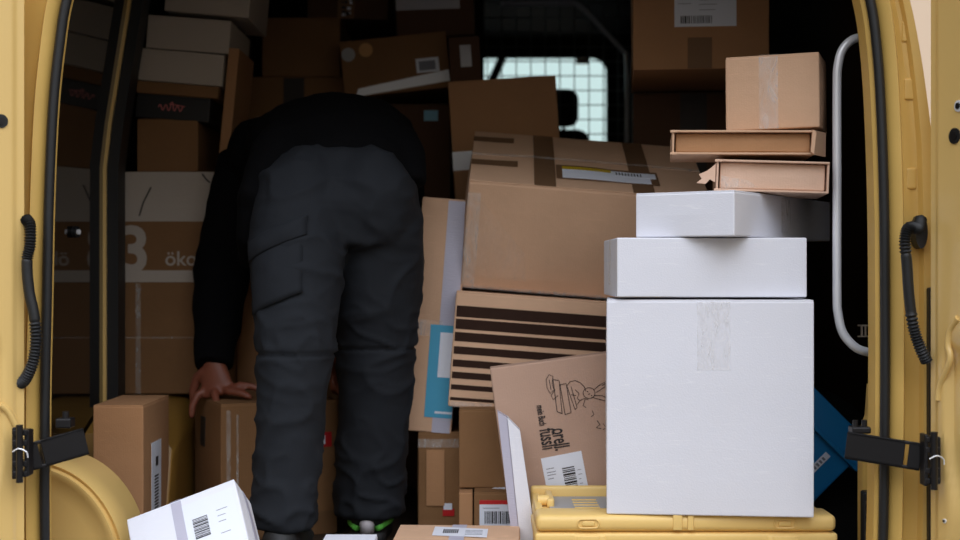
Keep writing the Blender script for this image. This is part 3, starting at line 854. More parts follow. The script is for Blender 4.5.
mb = MB(); c.patch(mb, 'front', .002, .0, w_ * .62, .008, 'frost_tape', .0009); c.patch(mb, 'front', 0, .01, .03, c.h * .9, 'clear_tape', .0008); parts.append((mb, 'packing_tape'))
mb = MB(); c.patch(mb, 'front', .03, .03, .13, h_b - .03, 'faint_tape', .0007, [(.03, .03), (.15, .03), (.14, .10), (.02, h_b - .03)]); parts.append((mb, 'packing_tape'))
BIG = place(c, 'cardboard_box', 'largest brown carton, tipped forward with a yellow and white label on top', 'box', 584, 244.5, 3.07, roll=4.5, tilt=22, parts=parts)
# striped carton
w_, h_s = .50, .262
c = Carton(w_, .34, h_s, 'kraft', bulge=.002, r=.004, seed=9)
yy = [(307, 318), (320, 330), (333, 342), (347, 354.5), (360, 367), (372, 378.5), (384.5, 389.5), (397, 400)]
for a, b in yy:
    v1 = h_s - (a - 294) * 3.05 / F * 1.02; v0 = h_s - (b - 294) * 3.05 / F * 1.02
    c.patch(c.mb, 'front', .004, max(.002, v0), w_ - .004, v1, 'brown_ink', .0006)
mb = MB(); c.patch(mb, 'front', .006, .0, .10, .012, 'clear_tape', .0009)
place(c, 'cardboard_box', 'brown carton printed with dark horizontal stripes, under the largest carton', 'box', 561, 357, 3.05, roll=4.2, parts=[(mb, 'packing_tape')])
# book-shop carton with line drawing
w_, h_o = .34, .43
c = Carton(w_, .06, h_o, 'kraft_orell', bulge=.001, rough=.0006, seed=10, flaps=False)
YOr = 2.85
def op(px, py):   # pixel offset from the seen top left corner -> face coordinates, in the box's own slant
    dx = (px - 490) * YOr / F; dz = -(py - 365) * YOr / F
    a = R(-7.5); ca, sa = math.cos(a), math.sin(a)
    # box x axis in view = (ca, -sa) ; z axis = (sa, ca)
    return dx * ca + dz * (-sa), h_o + dx * sa + dz * ca
u, v = op(548, 410); 
fs_ = .040
uu, vv = op(541, 448)
rot_t = -90 + 0
def T(txt, px, py, size, bold, sx=.72, extra=0):
    a, b = op(px, py); c.text(c.mb, 'front', txt, a, b, size, 'ink', rot=-98 + extra + 7.5 + 2, bold=bold, sx=sx)
T('orell.', 552, 425.5, .046, .0007, .50)
T('füssli', 539.5, 426, .046, .0007, .50)
T('mein Buch', 536.5, 402, .021, .0005, .50)
def D(pts, wd=.0013): c.stroke(c.mb, 'front', [op(*p) for p in pts], wd, 'ink')
def arcpts(cx, cy, rx, ry, a0=0, a1=360, n=16, rot=0):
    o_ = []
    for i in range(n + 1):
        a = R(a0 + (a1 - a0) * i / n); x, y = rx * math.cos(a), ry * math.sin(a)
        o_.append((cx + x * math.cos(R(rot)) - y * math.sin(R(rot)), cy + x * math.sin(R(rot)) + y * math.cos(R(rot))))
    return o_
# pile of books lying on its side
D([(553, 376), (557, 408)]); D([(557, 408), (562, 410)]); D([(562, 410), (559, 377)]); D([(559, 377), (553, 376)])
D([(560, 381), (565, 411)]); D([(566, 380), (571, 409)]); D([(565, 411), (571, 409)]); D([(560, 381), (566, 380)])
D([(567, 383), (575, 406)]); D([(571, 383), (577, 404)]); D([(575, 406), (577, 404)])
D([(546, 376), (549, 371), (553, 373), (552, 380), (554, 386), (550, 390), (547, 384), (546, 376)])
D([(549, 376), (551, 386)]); D([(555, 386), (551, 392), (553, 396), (558, 392)])
# little animal figure lying along the pile
D([(567, 382), (570, 378), (575, 377), (580, 379), (584, 383), (586, 388)]); D([(577, 401), (580, 397), (584, 395), (588, 396)])
D([(575, 386), (579, 390), (577, 395), (580, 397)]); D([(571, 391), (576, 392)]); 
D(arcpts(589, 389.5, 6, 5.4)); D([(587, 388), (588, 388)], .002); D([(591, 392), (592, 392)], .002); D([(588, 391), (590, 390)], .0014)
D([(594, 386), (600, 381), (606, 378), (605, 383), (596, 389)]); D([(594, 392), (602, 392), (610, 396), (604, 397), (593, 394)])
D([(602, 382), (612, 376)]); D([(585, 396), (583, 402), (586, 404)])
D([(592, 407), (594, 411), (591, 413)]); D([(597, 417), (600, 421), (596, 424), (601, 425)], .0018); D([(603, 420), (606, 424), (603, 426)])
a, b = op(549, 491)
lb = c.label('front', *op(549.5, 500), .088, .098, rot=9 - 7.5 + 2, kind='side', seed=4)
OR_ = place(c, 'cardboard_box', 'brown book shop carton with an upright line drawing and a white barcode label', 'box', 0, 0, YOr, roll=-7.5, parts=[lb])
mR = rotm(roll=-7.5); tl = mR @ Vector((-w_ / 2, -.03, h_o)); OR_.location = P(490, 368.5, YOr) - tl
# thin white parcel leaning in front of it
wl = thing('flat_parcel', 'thin white parcel with a slanted top, on edge left of the book shop carton', 'parcel', (P(524, 540, 2.76).x, 2.76, 0))
def wp(px, py): q = P(px, py, 2.76); return (q.x - wl.location.x, q.z)
mb = MB(); mb.prism([wp(507.5, 418), wp(520, 431), wp(536, 540), (wp(536, 540)[0] + .010, 0), (wp(520, 540)[0] + .010, 0), wp(520, 540)], 0, .05, 'white_card'); mb.build('packet', wl)
mb = MB(); mb.prism([wp(497.5, 412), wp(507.3, 418), wp(519.5, 540), (wp(519.5, 540)[0] + .010, 0), (wp(512, 540)[0] + .008, 0), wp(512, 540)], .004, .05, 'lilac_tape'); mb.build('taped_edge', wl)
def cxl(px, c, Y): return px + c.w / 2 * F / Y
def cyz(z, c, Y): return 270 - (z + c.h / 2 - ZC) * F / Y
def put(c, name, label, cat, px_left, Y, z, roll=0, tilt=0, yaw=0, parts=(), group=None, pivot_px=None):
    """front lower left corner seen at px_left, resting at height z"""
    m = rotm(roll, tilt, yaw)
    corner = m @ Vector((-c.w / 2, -c.d / 2, 0))
    loc = Vector(((px_left - 480) * Y / F, Y, z)) - corner
    t = thing(name, label, cat, loc, m, group)
    c.mb.build('carton', t)
    for mb, nm in parts: mb.build(nm, t)
    return t
c = Carton(.13, .26, .172, 'kraft_shade', bulge=.002, seed=12)
put(c, 'cardboard_box', 'plain brown carton tucked beneath the striped carton', 'box', 459, 2.98, .133)
c = Carton(.30, .22, .128, 'kraft', bulge=.001, seed=13)
c2 = Carton(.26, .20, .130, 'kraft_shade', bulge=.001, seed=13)
lb = c2.label('front', .012, .052, .075, .064, kind='red', seed=9)
lt = MB(); c2.patch(lt, 'top', 0, 0, 0, 0, 'paper', .0008, [(.04, .05), (.14, .02), (.12, .09), (.06, .08)])
for k in range(6): c2.patch(lt, 'top', .075 + k * .008, .045, .079 + k * .008, .065, 'ink', .0014)
put(c2, 'cardboard_box', 'small brown carton with a red topped barcode label', 'box', 474, 2.92, .0, yaw=0, parts=[lb, (lt, 'shipping_label')])
c = Carton(.030, .24, .130, 'kraft_warm_shade', bulge=.0, seed=14, flaps=False)
put(c, 'flat_parcel', 'narrow brown parcel on edge left of the red labelled carton', 'parcel', 459, 2.93, 0)
# tall leaning carton with blue sticker
c = Carton(.108, .26, .545, 'kraft', bulge=.002, seed=15)
mb = MB(); c.patch(mb, 'front', .062, .0, .104, .544, 'lilac_tape', .0007)
mb2 = MB(); c.patch(mb2, 'front', .042, .035, .107, .252, 'blue_ink', .0014); c.patch(mb2, 'front', .066, .13, .107, .235, 'paper', .0019)
c.patch(mb2, 'front', .066, .045, .107, .05, 'paper', .0019)
mb3 = MB(); c.patch(mb3, 'front', .0, .225, .07, .262, 'clear_tape', .0009)
put(c, 'cardboard_box', 'tall narrow brown carton with a blue and white sticker, leaning beside the worker', 'box', 405, 3.12, .245, roll=4.3, parts=[(mb, 'paper_tape'), (mb2, 'sticker'), (mb3, 'packing_tape')])
# crushed carton under it
c = Carton(.10, .26, .238, 'kraft_shade', bulge=.006, rough=.004, seed=16)
mb = MB(); c.patch(mb, 'front', .02, .07, .062, .20, 'kraft_warm_shade', .004); 
mb1 = MB(); c.patch(mb1, 'front', .0, .205, .10, .225, 'clear_tape', .002)
mb2 = MB(); c.patch(mb2, 'front', .058, .045, .085, .062, 'red_ink', .002); c.patch(mb2, 'front', .060, .060, .08, .075, 'paper', .0026)
put(c, 'cardboard_box', 'crumpled dark carton under the tall narrow carton with the sticker', 'box', 418, 3.12, 0, parts=[(mb, 'board_patch'), (mb1, 'packing_tape'), (mb2, 'shipping_label')])
# foreground carton lid with label
c = Carton(.25, .26, .086, 'kraft', bulge=.0015, seed=17)
lt = MB(); 
c.patch(lt, 'top', 0, 0, 0, 0, 'paper', .0008, [(.075, .145), (.185, .125), (.185, .215), (.075, .235)])
for k in range(8): c.patch(lt, 'top', .095 + k * .004, .165, .0975 + k * .004, .205, 'ink', .0013)
for k in range(4): c.patch(lt, 'top', .14, .15 + k * .014, .175, .153 + k * .014, 'grey_ink', .0013)
tp = tape(c, [('top', .11, 0, .14, .26)], 'lilac_tape')
put(c, 'cardboard_box', 'low brown carton at the bottom edge with a white label on its lid', 'box', 387, 2.52, 0, yaw=-2, parts=[tp, (lt, 'shipping_label')])
c = Carton(.105, .16, .082, 'white_card', bulge=.0005, seed=18)
put(c, 'white_box', 'small white box by the worker\'s feet, only its top edge showing', 'box', 316, 2.42 + .12, 0)

# tall carton in the middle distance, tilted
c = Carton(.288, .26, 1.12, 'kraft_warm_shade', bulge=.004, seed=19)
mb = MB(); c.patch(mb, 'front', .0, .885, .06, .935, 'gloss_white', .0008); c.patch(mb, 'left', .18, .885, .26, .935, 'gloss_white', .0008)
V = put(c, 'cardboard_box', 'brown carton rising behind the largest carton, its top edge slanting up to the right', 'box', 447, 3.56, 0.0, roll=-3.6, parts=[(mb, 'packing_tape')])
V.location = P(448, 83, 3.56) - (rotm(roll=-3.6) @ Vector((-c.w / 2, -c.d / 2, c.h)))
c = Carton(.085, .16, .12, 'kraft_deep_shade', bulge=.001, seed=20)
put(c, 'cardboard_box', 'little dark carton perched left of the mesh window', 'box', 451, 3.66, 1.135, roll=-3.6, parts=[tape(c, [('front', .03, .04, .06, .10)], 'foil', 'plastic_film')])

# right upper pair
c = Carton((767 - 633) * 3.2 / F, .42, .40, 'kraft_warm_shade', bulge=.003, seed=21)
lb = c.label('front', (674 - 633) * 3.2 / F, (70 - 28) * 3.2 / F, .146, .13, kind='letter', seed=5)
tp = tape(c, [('front', (687 - 633) * 3.2 / F, .001, (711 - 633) * 3.2 / F, .075)], 'tan_tape')
K = put(c, 'cardboard_box', 'brown carton with a large white address label high on the right', 'box', 633, 3.2, 1.100, yaw=-6, parts=[lb, tp])
c = Carton(.362, .40, 1.09, 'kraft_deep_shade', bulge=.004, seed=22)
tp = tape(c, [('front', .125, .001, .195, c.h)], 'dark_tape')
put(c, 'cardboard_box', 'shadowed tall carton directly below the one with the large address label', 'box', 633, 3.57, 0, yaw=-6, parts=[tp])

# ================================================================== LEFT BACK STACK
YL = 3.40
def LX(px): return px
c = Carton(.298, .40, .283, 'kraft_shade', bulge=.003, seed=30)
tp = tape(c, [('front', .045, .0, .058, c.h), ('front', 0, c.h * .5, c.w, c.h * .5 + .004)], 'clear_tape')
put(c, 'cardboard_box', 'large brown carton on the wheel arch, lowest in the left rear stack', 'box', 118, YL, .304, parts=[tp])
# white and brown printed box
hh = (283 - 172) * YL / F
c = Carton(.302, .40, hh, 'kraft_shade', bulge=.001, seed=31, flaps=False)
c.patch(c.mb, 'front', .001, hh * .55, c.w - .001, hh - .001, 'shaded_card', .0008)
c.patch(c.mb, 'front', .001, .001, c.w - .001, hh * .11, 'shaded_card', .0008)
c.text(c.mb, 'front', '3', .0, hh * .10, .165, 'shaded_card', bold=.004, o=.0014, sx=1.0)
c.text(c.mb, 'front', '\u00f6ko', (165 - 118) * YL / F, hh * .155, .052, 'shaded_card', bold=.0006, o=.0014)
c.stroke(c.mb, 'front', [(.055, hh * .60), (.065, hh * .72), (.085, hh * .86)], .004, 'ink', .0016)
c.stroke(c.mb, 'front', [(.215, hh * .98), (.225, hh * .93), (.235, hh * .90)], .004, 'ink', .0016)
put(c, 'cardboard_box', 'white and brown printed box with a big pale 3, in the left rear stack', 'box', 118, YL, .588)
z3 = .588 + hh
def lstack(x0, x1, y0, y1, mat, label, name='white_box', roll=4.0, Y=YL, d=.28, extra=None, seed=1, **k):
    c = Carton((x1 - x0) * Y / F, d, (y1 - y0) * Y / F, mat, bulge=.001, seed=seed, **k)
    parts = extra(c) if extra else []
    m = rotm(roll=roll)
    t = put(c, name, label, 'box', x0, Y, 0, roll=roll, parts=parts)
    t.location = P(x0, y1, Y) - (m @ Vector((-c.w / 2, -c.d / 2, 0)))
    return t
lstack(137, 198, 120, 171.5, 'kraft_shade', 'small brown box standing on the box with the big 3', 'cardboard_box', roll=0, seed=32)
def scrib(c):
    mb = c.mb; pts = []
    for i in range(40):
        t = i / 39
        pts.append((.058 + t * .062, .030 + .007 * math.sin(t * 26) + (.008 if abs(t - .55) < .06 else 0)))
    c.stroke(mb, 'front', pts, .0022, 'pink_ink'); c.stroke(mb, 'front', [(.085, .040), (.125, .036)], .0018, 'pink_ink'); return []
lstack(135, 209, 94, 117, 'black_card', 'flat black box with pink script lettering', 'black_box', roll=4.5, extra=scrib, seed=33)
lstack(136, 218, 81.5, 92.5, 'kraft_shade', 'flat brown box between the black box and the white boxes', 'cardboard_box', roll=4.5, seed=34)
lstack(137.5, 222, 49, 79.5, 'shaded_card', 'white box, lowest of three stacked top left', roll=4.8, seed=35)
lstack(145.5, 229, 15.5, 47.5, 'shaded_card', 'white box, middle of three stacked top left', roll=4.5, seed=36)
lstack(164, 249, -38, 10.5, 'shaded_card', 'white box, topmost of three, cut by the upper edge', roll=5, seed=37)
# upright slim parcel
c = Carton(.027, .22, .318, 'kraft_warm_shade', bulge=0, seed=38, flaps=False)
put(c, 'flat_parcel', 'slim brown parcel standing upright between the white boxes and the large carton', 'parcel', 217, 3.40, .871, roll=5.5)

# ---- middle rear
YR = 3.86
c = Carton(.333, .40, 1.176, 'kraft_shade', bulge=.004, seed=40)
tp = tape(c, [('front', .155, 1.176 - .10, .215, 1.176), ('front', 0, 1.0, .333, 1.006)], 'dark_tape')
lb = MB(); c.patch(lb, 'front', .078, 1.03, .105, 1.062, 'paper', .001)
put(c, 'cardboard_box', 'tall brown carton with black tape behind the worker\'s shoulder', 'box', 230, YR, 0, parts=[tp, (lb, 'shipping_label')])
c = Carton((340 - 262) * YR / F, .34, (84 - 26) * YR / F, 'kraft_shade', bulge=.003, seed=41)
put(c, 'cardboard_box', 'plain brown carton above the worker\'s back, on the black taped carton', 'box', 262, YR, 1.180)
c = Carton((388 - 307) * YR / F, .34, .30, 'kraft_deep_shade', bulge=.003, seed=42)
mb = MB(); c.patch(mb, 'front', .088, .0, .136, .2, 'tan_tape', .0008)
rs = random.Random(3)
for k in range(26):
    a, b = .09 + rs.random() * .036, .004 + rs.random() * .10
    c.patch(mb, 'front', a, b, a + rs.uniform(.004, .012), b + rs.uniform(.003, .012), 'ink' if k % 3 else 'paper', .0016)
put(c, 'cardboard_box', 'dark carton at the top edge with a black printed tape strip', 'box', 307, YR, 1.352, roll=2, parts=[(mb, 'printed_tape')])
c = Carton(.30, .36, 1.09, 'kraft_deep_shade', bulge=.003, seed=43)
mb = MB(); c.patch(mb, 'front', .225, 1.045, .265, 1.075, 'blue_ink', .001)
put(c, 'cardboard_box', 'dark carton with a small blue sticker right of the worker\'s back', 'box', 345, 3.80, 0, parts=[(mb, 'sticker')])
c = Carton(.30, .34, .155, 'kraft_shade', bulge=.002, seed=44)
mb = MB()
for (a, b, m_) in ((.022, .120, 'grey_paper'), (.072, .128, 'tan_ink')):
    vs = []; n = 20
    vs.append(c.S('front', a, b, .0014))
    for i in range(n): vs.append(c.S('front', a + .0195 * math.cos(2 * math.pi * i / n), b + .0195 * math.sin(2 * math.pi * i / n), .0012))
    mb.add(vs, [(0, 1 + i, 1 + (i + 1) % n) for i in range(n)], m_)
lb2 = MB(); c.patch(lb2, 'front', .208, .048, .272, .088, 'paper', .001); c.patch(lb2, 'front', .216, .054, .262, .080, 'grey_ink', .0014)
tp = MB(); c.patch(tp, 'front', 0, 0, 0, 0, 'gloss_white', .0012, [(.03, .0), (.298, .018), (.298, .050), (.04, .022)])
put(c, 'cardboard_box', 'brown carton with two round stickers and a shiny white strap', 'box', 345, 3.74, 1.102, roll=-6, parts=[(mb, 'round_stickers'), (lb2, 'shipping_label'), (tp, 'strap')])
c = Carton(.22, .26, .26, 'kraft_deep_shade', bulge=.003, seed=45)
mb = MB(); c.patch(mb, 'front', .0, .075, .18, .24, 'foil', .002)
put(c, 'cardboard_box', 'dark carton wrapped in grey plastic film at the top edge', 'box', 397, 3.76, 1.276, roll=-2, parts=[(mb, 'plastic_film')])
# pale carton seen between arm and leg
c = Carton(.075, .25, .59, 'kraft_warm_shade', bulge=.002, seed=46)
put(c, 'cardboard_box', 'narrow brown carton visible between the worker\'s arm and leg', 'box', 237, 3.42, 0)

# ================================================================== LEFT FLOOR
c = Carton(.108, .235, .327, 'kraft_warm_shade', bulge=.002, seed=50)
lb = c.label('right', .06, .045, .085, .235, kind='ship', seed=11, paper='grey_paper')
lb = MB(); c.patch(lb, 'right', .065, .04, .15, .24, 'paper', .0008)
for k in range(14): c.patch(lb, 'right', .09, .07 + k * .007, .125, .0735 + k * .007, 'ink', .0013)
c.patch(lb, 'right', .1, .185, .12, .205, 'ink', .0013)
put(c, 'cardboard_box', 'upright brown carton with a side label beside the yellow rounded housing', 'box', 93, 2.86, 0, parts=[(lb, 'shipping_label')])
# carton being handled
c = Carton(.275, .28, .312, 'kraft_shade', bulge=.004, rough=.002, seed=51)
tp = tape(c, [('front', .0, .004, .275, .055)], 'tan_tape')
mb = MB(); c.patch(mb, 'front', .232, .205, .262, .24, 'red_ink', .001); c.patch(mb, 'front', .236, .212, .246, .232, 'paper', .0015)
mb2 = MB(); c.patch(mb2, 'left', .08, .2, .13, .27, 'ink', .001)
tq = tape(c, [('front', .012, .08, .022, .30), ('front', .035, .08, .04, .29)], 'clear_tape')
HB = put(c, 'cardboard_box', 'brown carton the worker is gripping with both hands', 'box', 221, 3.03, 0, yaw=24, parts=[tp, (mb, 'sticker'), (mb2, 'printed_mark'), tq])
# white parcel box in front
c = Carton(.216, .10, .20, 'white_card', bulge=.003, seed=52)
lb = c.label('front', .108, .062, .104, .125, kind='bars', seed=6)
tp = tape(c, [('front', .088, 0, .108, c.h), ('right', .045, 0, .065, c.h), ('top', .088, 0, .108, c.d)], 'lilac_tape')
tpx = tape(c, [('front', 0, .055, c.w, .064), ], 'frost_tape')
m = rotm(roll=-20.5, tilt=-38, yaw=3)
W = put(c, 'white_box', 'white box with a barcode label, tilted in the lower left corner', 'box', 125, 2.50, 0, roll=-20.5, tilt=-38, yaw=3, parts=[tp, lb, tpx])
W.location = P(126.5, 521, 2.52) - (m @ Vector((-c.w / 2, -c.d / 2, c.h)))

# ================================================================== THE WORKER
def evalmesh(mb, mods, name):
    me = mb.mesh(name); o = bpy.data.objects.new(name, me); COL.objects.link(o)
    for k, kw in mods:
        md = o.modifiers.new(k.lower(), k)
        for a, b in kw.items(): setattr(md, a, b)
    dg = bpy.context.evaluated_depsgraph_get(); dg.update()
    r = bpy.data.meshes.new_from_object(o.evaluated_get(dg)); r.name = name
    mats = list(me.materials)
    bpy.data.objects.remove(o); bpy.data.meshes.remove(me)
    r.materials.clear()
    for m in mats: r.materials.append(m)
    return r
man = thing('person', 'person in black jumper and charcoal cargo trousers bending over, gripping a carton', 'person', (-.32, 2.9, 0))
MO = Vector((-.32, 2.9, 0))
def mobj(me, name, parent=None, wr=None):
    for v in me.vertices: v.co = v.co - MO
    try: me.shade_smooth()
    except Exception: me.polygons.foreach_set('use_smooth', [True] * len(me.polygons))
    o = bpy.data.objects.new(name, me); COL.objects.link(o); o.parent = parent or man
    return o
X = Vector((1, 0, 0)); 
V3 = Vector
# joints
pelvL, pelvR = V3((-.395, 2.91, .80)), V3((-.225, 2.95, .80))
kneL, kneR = P(295, 352, 2.80), P(377, 352, 3.02)
ankL, ankR = P(283, 521, 2.76), P(369, 508, 3.06)
def legpts(h, k, a, hs, ks, as_, sh):
    """centre line with radii: hip -> thigh -> knee -> shin -> ankle"""
    cs = 1 if h.x < -.31 else -1
    pts = [h + V3((cs * .035, .02, .035)), h + V3((cs * .008, 0, -.01)), h.lerp(k, .25), h.lerp(k, .5), h.lerp(k, .8), k, k.lerp(a, .25), k.lerp(a, .5), k.lerp(a, .8), a]
    return pts
def limb(mb, pts, ra, mat, side=X, n=20, rb=None):
    mb.tube(pts, 0, mat, n=n, ell=[(a, (rb[i] if rb else a), side) for i, a in enumerate(ra)])
spine = [V3((-.312, 2.93, .72)), V3((-.312, 2.94, .79)), V3((-.315, 3.01, .855)), V3((-.335, 3.11, .905)), V3((-.35, 3.22, .90)), V3((-.385, 3.33, .825)), V3((-.42, 3.43, .735)), V3((-.43, 3.475, .67))]
spa = [.150, .165, .165, .185, .205, .19, .120, .055]
spb = [.110, .112, .108, .112, .112, .108, .085, .052]
shL, shR = V3((-.572, 3.28, .855)), V3((-.215, 3.32, .82))
elL, elR = V3((-.640, 3.30, .615)), V3((-.235, 3.34, .56))
wrL, wrR = V3((-.634, 3.17, .392)), V3((-.345, 3.22, .395))
def torso(mb, mat, k):
    mb.tube(spine, 0, mat, n=28, ell=[(a + k, b + k, X) for a, b in zip(spa, spb)])
def arm(mb, mat, s, e, w, k, r=(.075, .066, .058, .052, .048, .038), upto=1.0):
    pts = [s.lerp(spine[4], .35), s, s.lerp(e, .5), e, e.lerp(w, .5), w]
    mb.tube(pts, [a + k for a in r], mat, n=16)
# skin body (continuous): legs, torso, neck, head, arms, hands
b = MB()
torso(b, 'skin', -.052)
for h, kk, a in ((pelvL, kneL, ankL), (pelvR, kneR, ankR)):
    limb(b, legpts(h, kk, a, 0, 0, 0, 0) + [a + V3((0, .0, -.05))], [.045, .070, .078, .072, .058, .05, .052, .046, .034, .03, .032], 'skin')
    b.tube([a + V3((0, -.02, -.055)), a + V3((0, .05, -.052)), a + V3((0, .15, -.058))], [.026, .028, .02], 'skin', n=10)
hc = V3((-.435, 3.515, .60))
b.tube([spine[-2], hc.lerp(spine[-1], .5)], .052, 'skin')
b.ball(hc, .074, .095, .112, 'skin', 24)
b.ball(hc + V3((0, .05, -.07)), .05, .055, .05, 'skin', 16)                # jaw
b.ball(hc + V3((0, .102, -.012)), .013, .020, .016, 'skin', 12)             # nose
for sx in (-1, 1):
    b.ball(hc + V3((sx * .076, 0, 0)), .010, .022, .030, 'skin', 12)       # ears
    b.ball(hc + V3((sx * .032, .088, .018)), .014, .010, .010, 'skin', 10)
for s, e, w in ((shL, elL, wrL), (shR, elR, wrR)): arm(b, 'skin', s, e, w, -.012, (.066, .058, .052, .046, .042, .036))
# hands
def hand(w, pd, side, fingers, thumb):
    """palm from wrist along pd; fingers: list of (root offset along side, [joint points])"""
    palm = [w, w + pd * .03, w + pd * .06, w + pd * .085]
    b.tube(palm, 0, 'skin', n=16, ell=[(.026, .020, side), (.034, .018, side), (.041, .016, side), (.039, .014, side)])
    for off, segs in fingers:
        base = w + pd * .07 + side * off
        pts = [base]
        for s_ in segs: pts.append(pts[-1] + s_)
        b.tube(pts, [.0105, .0100, .0092, .0082, .0068][:len(pts)], 'skin', n=10)
        b.ball(pts[-1], .0068, .0068, .0068, 'skin', 8)
    pts = [w + pd * .025 + side * thumb[0]]
    for s_ in thumb[1]: pts.append(pts[-1] + s_)
    b.tube(pts, [.014, .013, .0115, .009][:len(pts)], 'skin', n=10); b.ball(pts[-1], .009, .009, .009, 'skin', 8)
# left hand: palm on the near-left top edge, fingers reaching right over the lid, thumb down the side
pd = V3((.35, .25, -.80)).normalized(); sd = V3((.30, .85, .40)).normalized()
wl_ = wrL
pdL = V3((.25, .30, -.75)).normalized(); sdL = V3((.80, -.55, .08)).normalized()
hand(wl_ + V3((0, 0, .012)), V3((.10, -.10, -.55)).normalized(), V3((.97, -.2, .05)).normalized(),
     [(.030, [V3((.030, -.010, .012)) * .9, V3((.028, -.004, -.002)), V3((.020, -.002, -.008))]),
      (.012, [V3((.022, -.020, -.002)), V3((.028, -.010, -.004)), V3((.022, -.006, -.008))]),
      (-.008, [V3((.006, -.026, -.006)), V3((.010, -.020, -.022)), V3((.003, -.004, -.022))]),
      (-.028, [V3((-.018, -.010, -.010)), V3((-.012, -.006, -.026)), V3((-.001, -.002, -.024))])],
     (-.026, [V3((-.020, .010, -.018)), V3((-.010, .004, -.030)), V3((.0, .002, -.026))]))
hand(wrR + V3((0, 0, .01)), V3((.06, -.25, -.8)).normalized(), V3((.25, .95, -.2)).normalized(),
     [(.030, [V3((.020, -.012, -.014)), V3((.004, -.006, -.026)), V3((-.004, 0, -.020))]),
      (.011, [V3((.022, -.012, -.012)), V3((.004, -.006, -.030)), V3((-.004, 0, -.024))]),
      (-.010, [V3((.022, -.012, -.012)), V3((.004, -.006, -.029)), V3((-.004, 0, -.022))]),
      (-.029, [V3((.018, -.014, -.010)), V3((.004, -.006, -.024)), V3((-.004, 0, -.018))])],
     (-.030, [V3((-.022, -.016, -.006)), V3((-.024, -.006, -.010)), V3((-.018, 0, -.010))]))
me = evalmesh(b, [('REMESH', dict(mode='VOXEL', voxel_size=.0042, use_smooth_shade=True)), ('SMOOTH', dict(iterations=3, factor=.5))], 'body')
mobj(me, 'body')
# hair
hb = MB(); hb.ball(hc + V3((0, -.018, .004)), .084, .094, .122, 'hair', 24)
me = evalmesh(hb, [('REMESH', dict(mode='VOXEL', voxel_size=.006))], 'hair')
for v in me.vertices: v.co += (v.co - hc).normalized() * noise.noise(v.co * 60) * .004
mobj(me, 'hair')
# cloth wrinkling
def fold(me, amp, fn):
    bm = bmesh.new(); bm.from_mesh(me); bm.normal_update()
    for v in bm.verts: v.co += v.normal * fn(v.co) * amp
    bm.to_mesh(me); bm.free()
# trousers
t = MB()
hipb = [V3((-.312, 2.955, .905)), V3((-.312, 2.935, .87)), V3((-.312, 2.915, .82)), V3((-.312, 2.915, .75)), V3((-.312, 2.92, .69))]
t.tube([V3((-.318, 3.07, .845)), V3((-.314, 3.02, .832)), V3((-.312, 2.965, .80)), V3((-.312, 2.935, .745)), V3((-.312, 2.94, .68))], 0, 'trouser', n=28,
       ell=[(.120, .085, X), (.140, .100, X), (.165, .116, X), (.178, .118, X), (.158, .10, X)])
for sx in (-1, 1): t.ball(V3((-.312 + sx * .070, 2.915, .77)), .098, .090, .118, 'trouser', 20)
for h, kk, a, bag in ((pelvL, kneL, ankL, 0), (pelvR, kneR, ankR, 0)):
    pts = legpts(h, kk, a, 0, 0, 0, 0) + [a + V3((0, .0, -.012))]
    limb(t, pts, [.075, .098, .104, .100, .089, .079, .073, .068, .064, .066, .068] if a is ankL else [.070, .092, .100, .098, .092, .087, .083, .080, .079, .080, .081], 'trouser', n=24)
me = evalmesh(t, [('REMESH', dict(mode='VOXEL', voxel_size=.0065)), ('SMOOTH', dict(iterations=14, factor=.5))], 'trousers')
def ridge(x): return (1 - abs(x)) ** 3
def tf(p):
    q = V3((p.x * 7 + p.z * 5, p.y * 7, p.z * 9 - p.x * 6))
    w1 = ridge(max(-1, min(1, 2.2 * noise.noise(q))))
    q2 = V3((p.x * 12 - p.z * 6, p.y * 12, p.z * 20 + p.x * 10))
    w2 = ridge(max(-1, min(1, 2.2 * noise.noise(q2 + V3((5, 2, 1))))))
    low = max(0, 1 - abs(p.z - .12) / .16) + .6 * max(0, 1 - abs(p.z - .46) / .12)
    seam = -.9 * math.exp(-((p.z - .445) / .0035) ** 2)
    return w1 * .9 + w2 * (.25 + .9 * low) + seam
fold(me, .0075, tf)
tro = mobj(me, 'trousers')
# waistband, knee seams, cargo pocket with flap
pk = MB()
m_ = []
pc = P(281, 262, 2.80)
def onthigh(a, z, r):    # angle round the left thigh; 0 = camera side, + to the left
    c = pelvL.lerp(kneL, (pelvL.z - z) / (pelvL.z - kneL.z))
    rr = .104 - .02 * (pelvL.z - z) / .35 + r
    return V3((c.x - math.sin(a) * rr, c.y - math.cos(a) * rr, z))
def thighpatch(mb, a0, a1, z0, z1, th, mat, sk=0):
    nu, nv = 12, 12; vs = []
    for lay in (th, -.004):
        for j in range(nv + 1):
            for i in range(nu + 1):
                u, v = i / nu, j / nv
                bul = (.006 * 16 * u * (1 - u) * v * (1 - v) if lay > 0 else 0)
                vs.append(onthigh(a0 + (a1 - a0) * u, z0 + (z1 - z0) * v + sk * u, lay + bul))
    n = nu + 1; T = n * (nv + 1)
    fs = [(j * n + i, j * n + i + 1, (j + 1) * n + i + 1, (j + 1) * n + i) for j in range(nv) for i in range(nu)]
    fs += [(T + j * n + i, T + (j + 1) * n + i, T + (j + 1) * n + i + 1, T + j * n + i + 1) for j in range(nv) for i in range(nu)]
    ring = [i for i in range(nu)] + [j * n + nu for j in range(nv)] + [nv * n + i for i in range(nu, 0, -1)] + [j * n for j in range(nv, 0, -1)]
    for k in range(len(ring)):
        a, b2 = ring[k], ring[(k + 1) % len(ring)]; fs.append((a, b2, b2 + T, a + T))
    mb.add(vs, fs, mat)
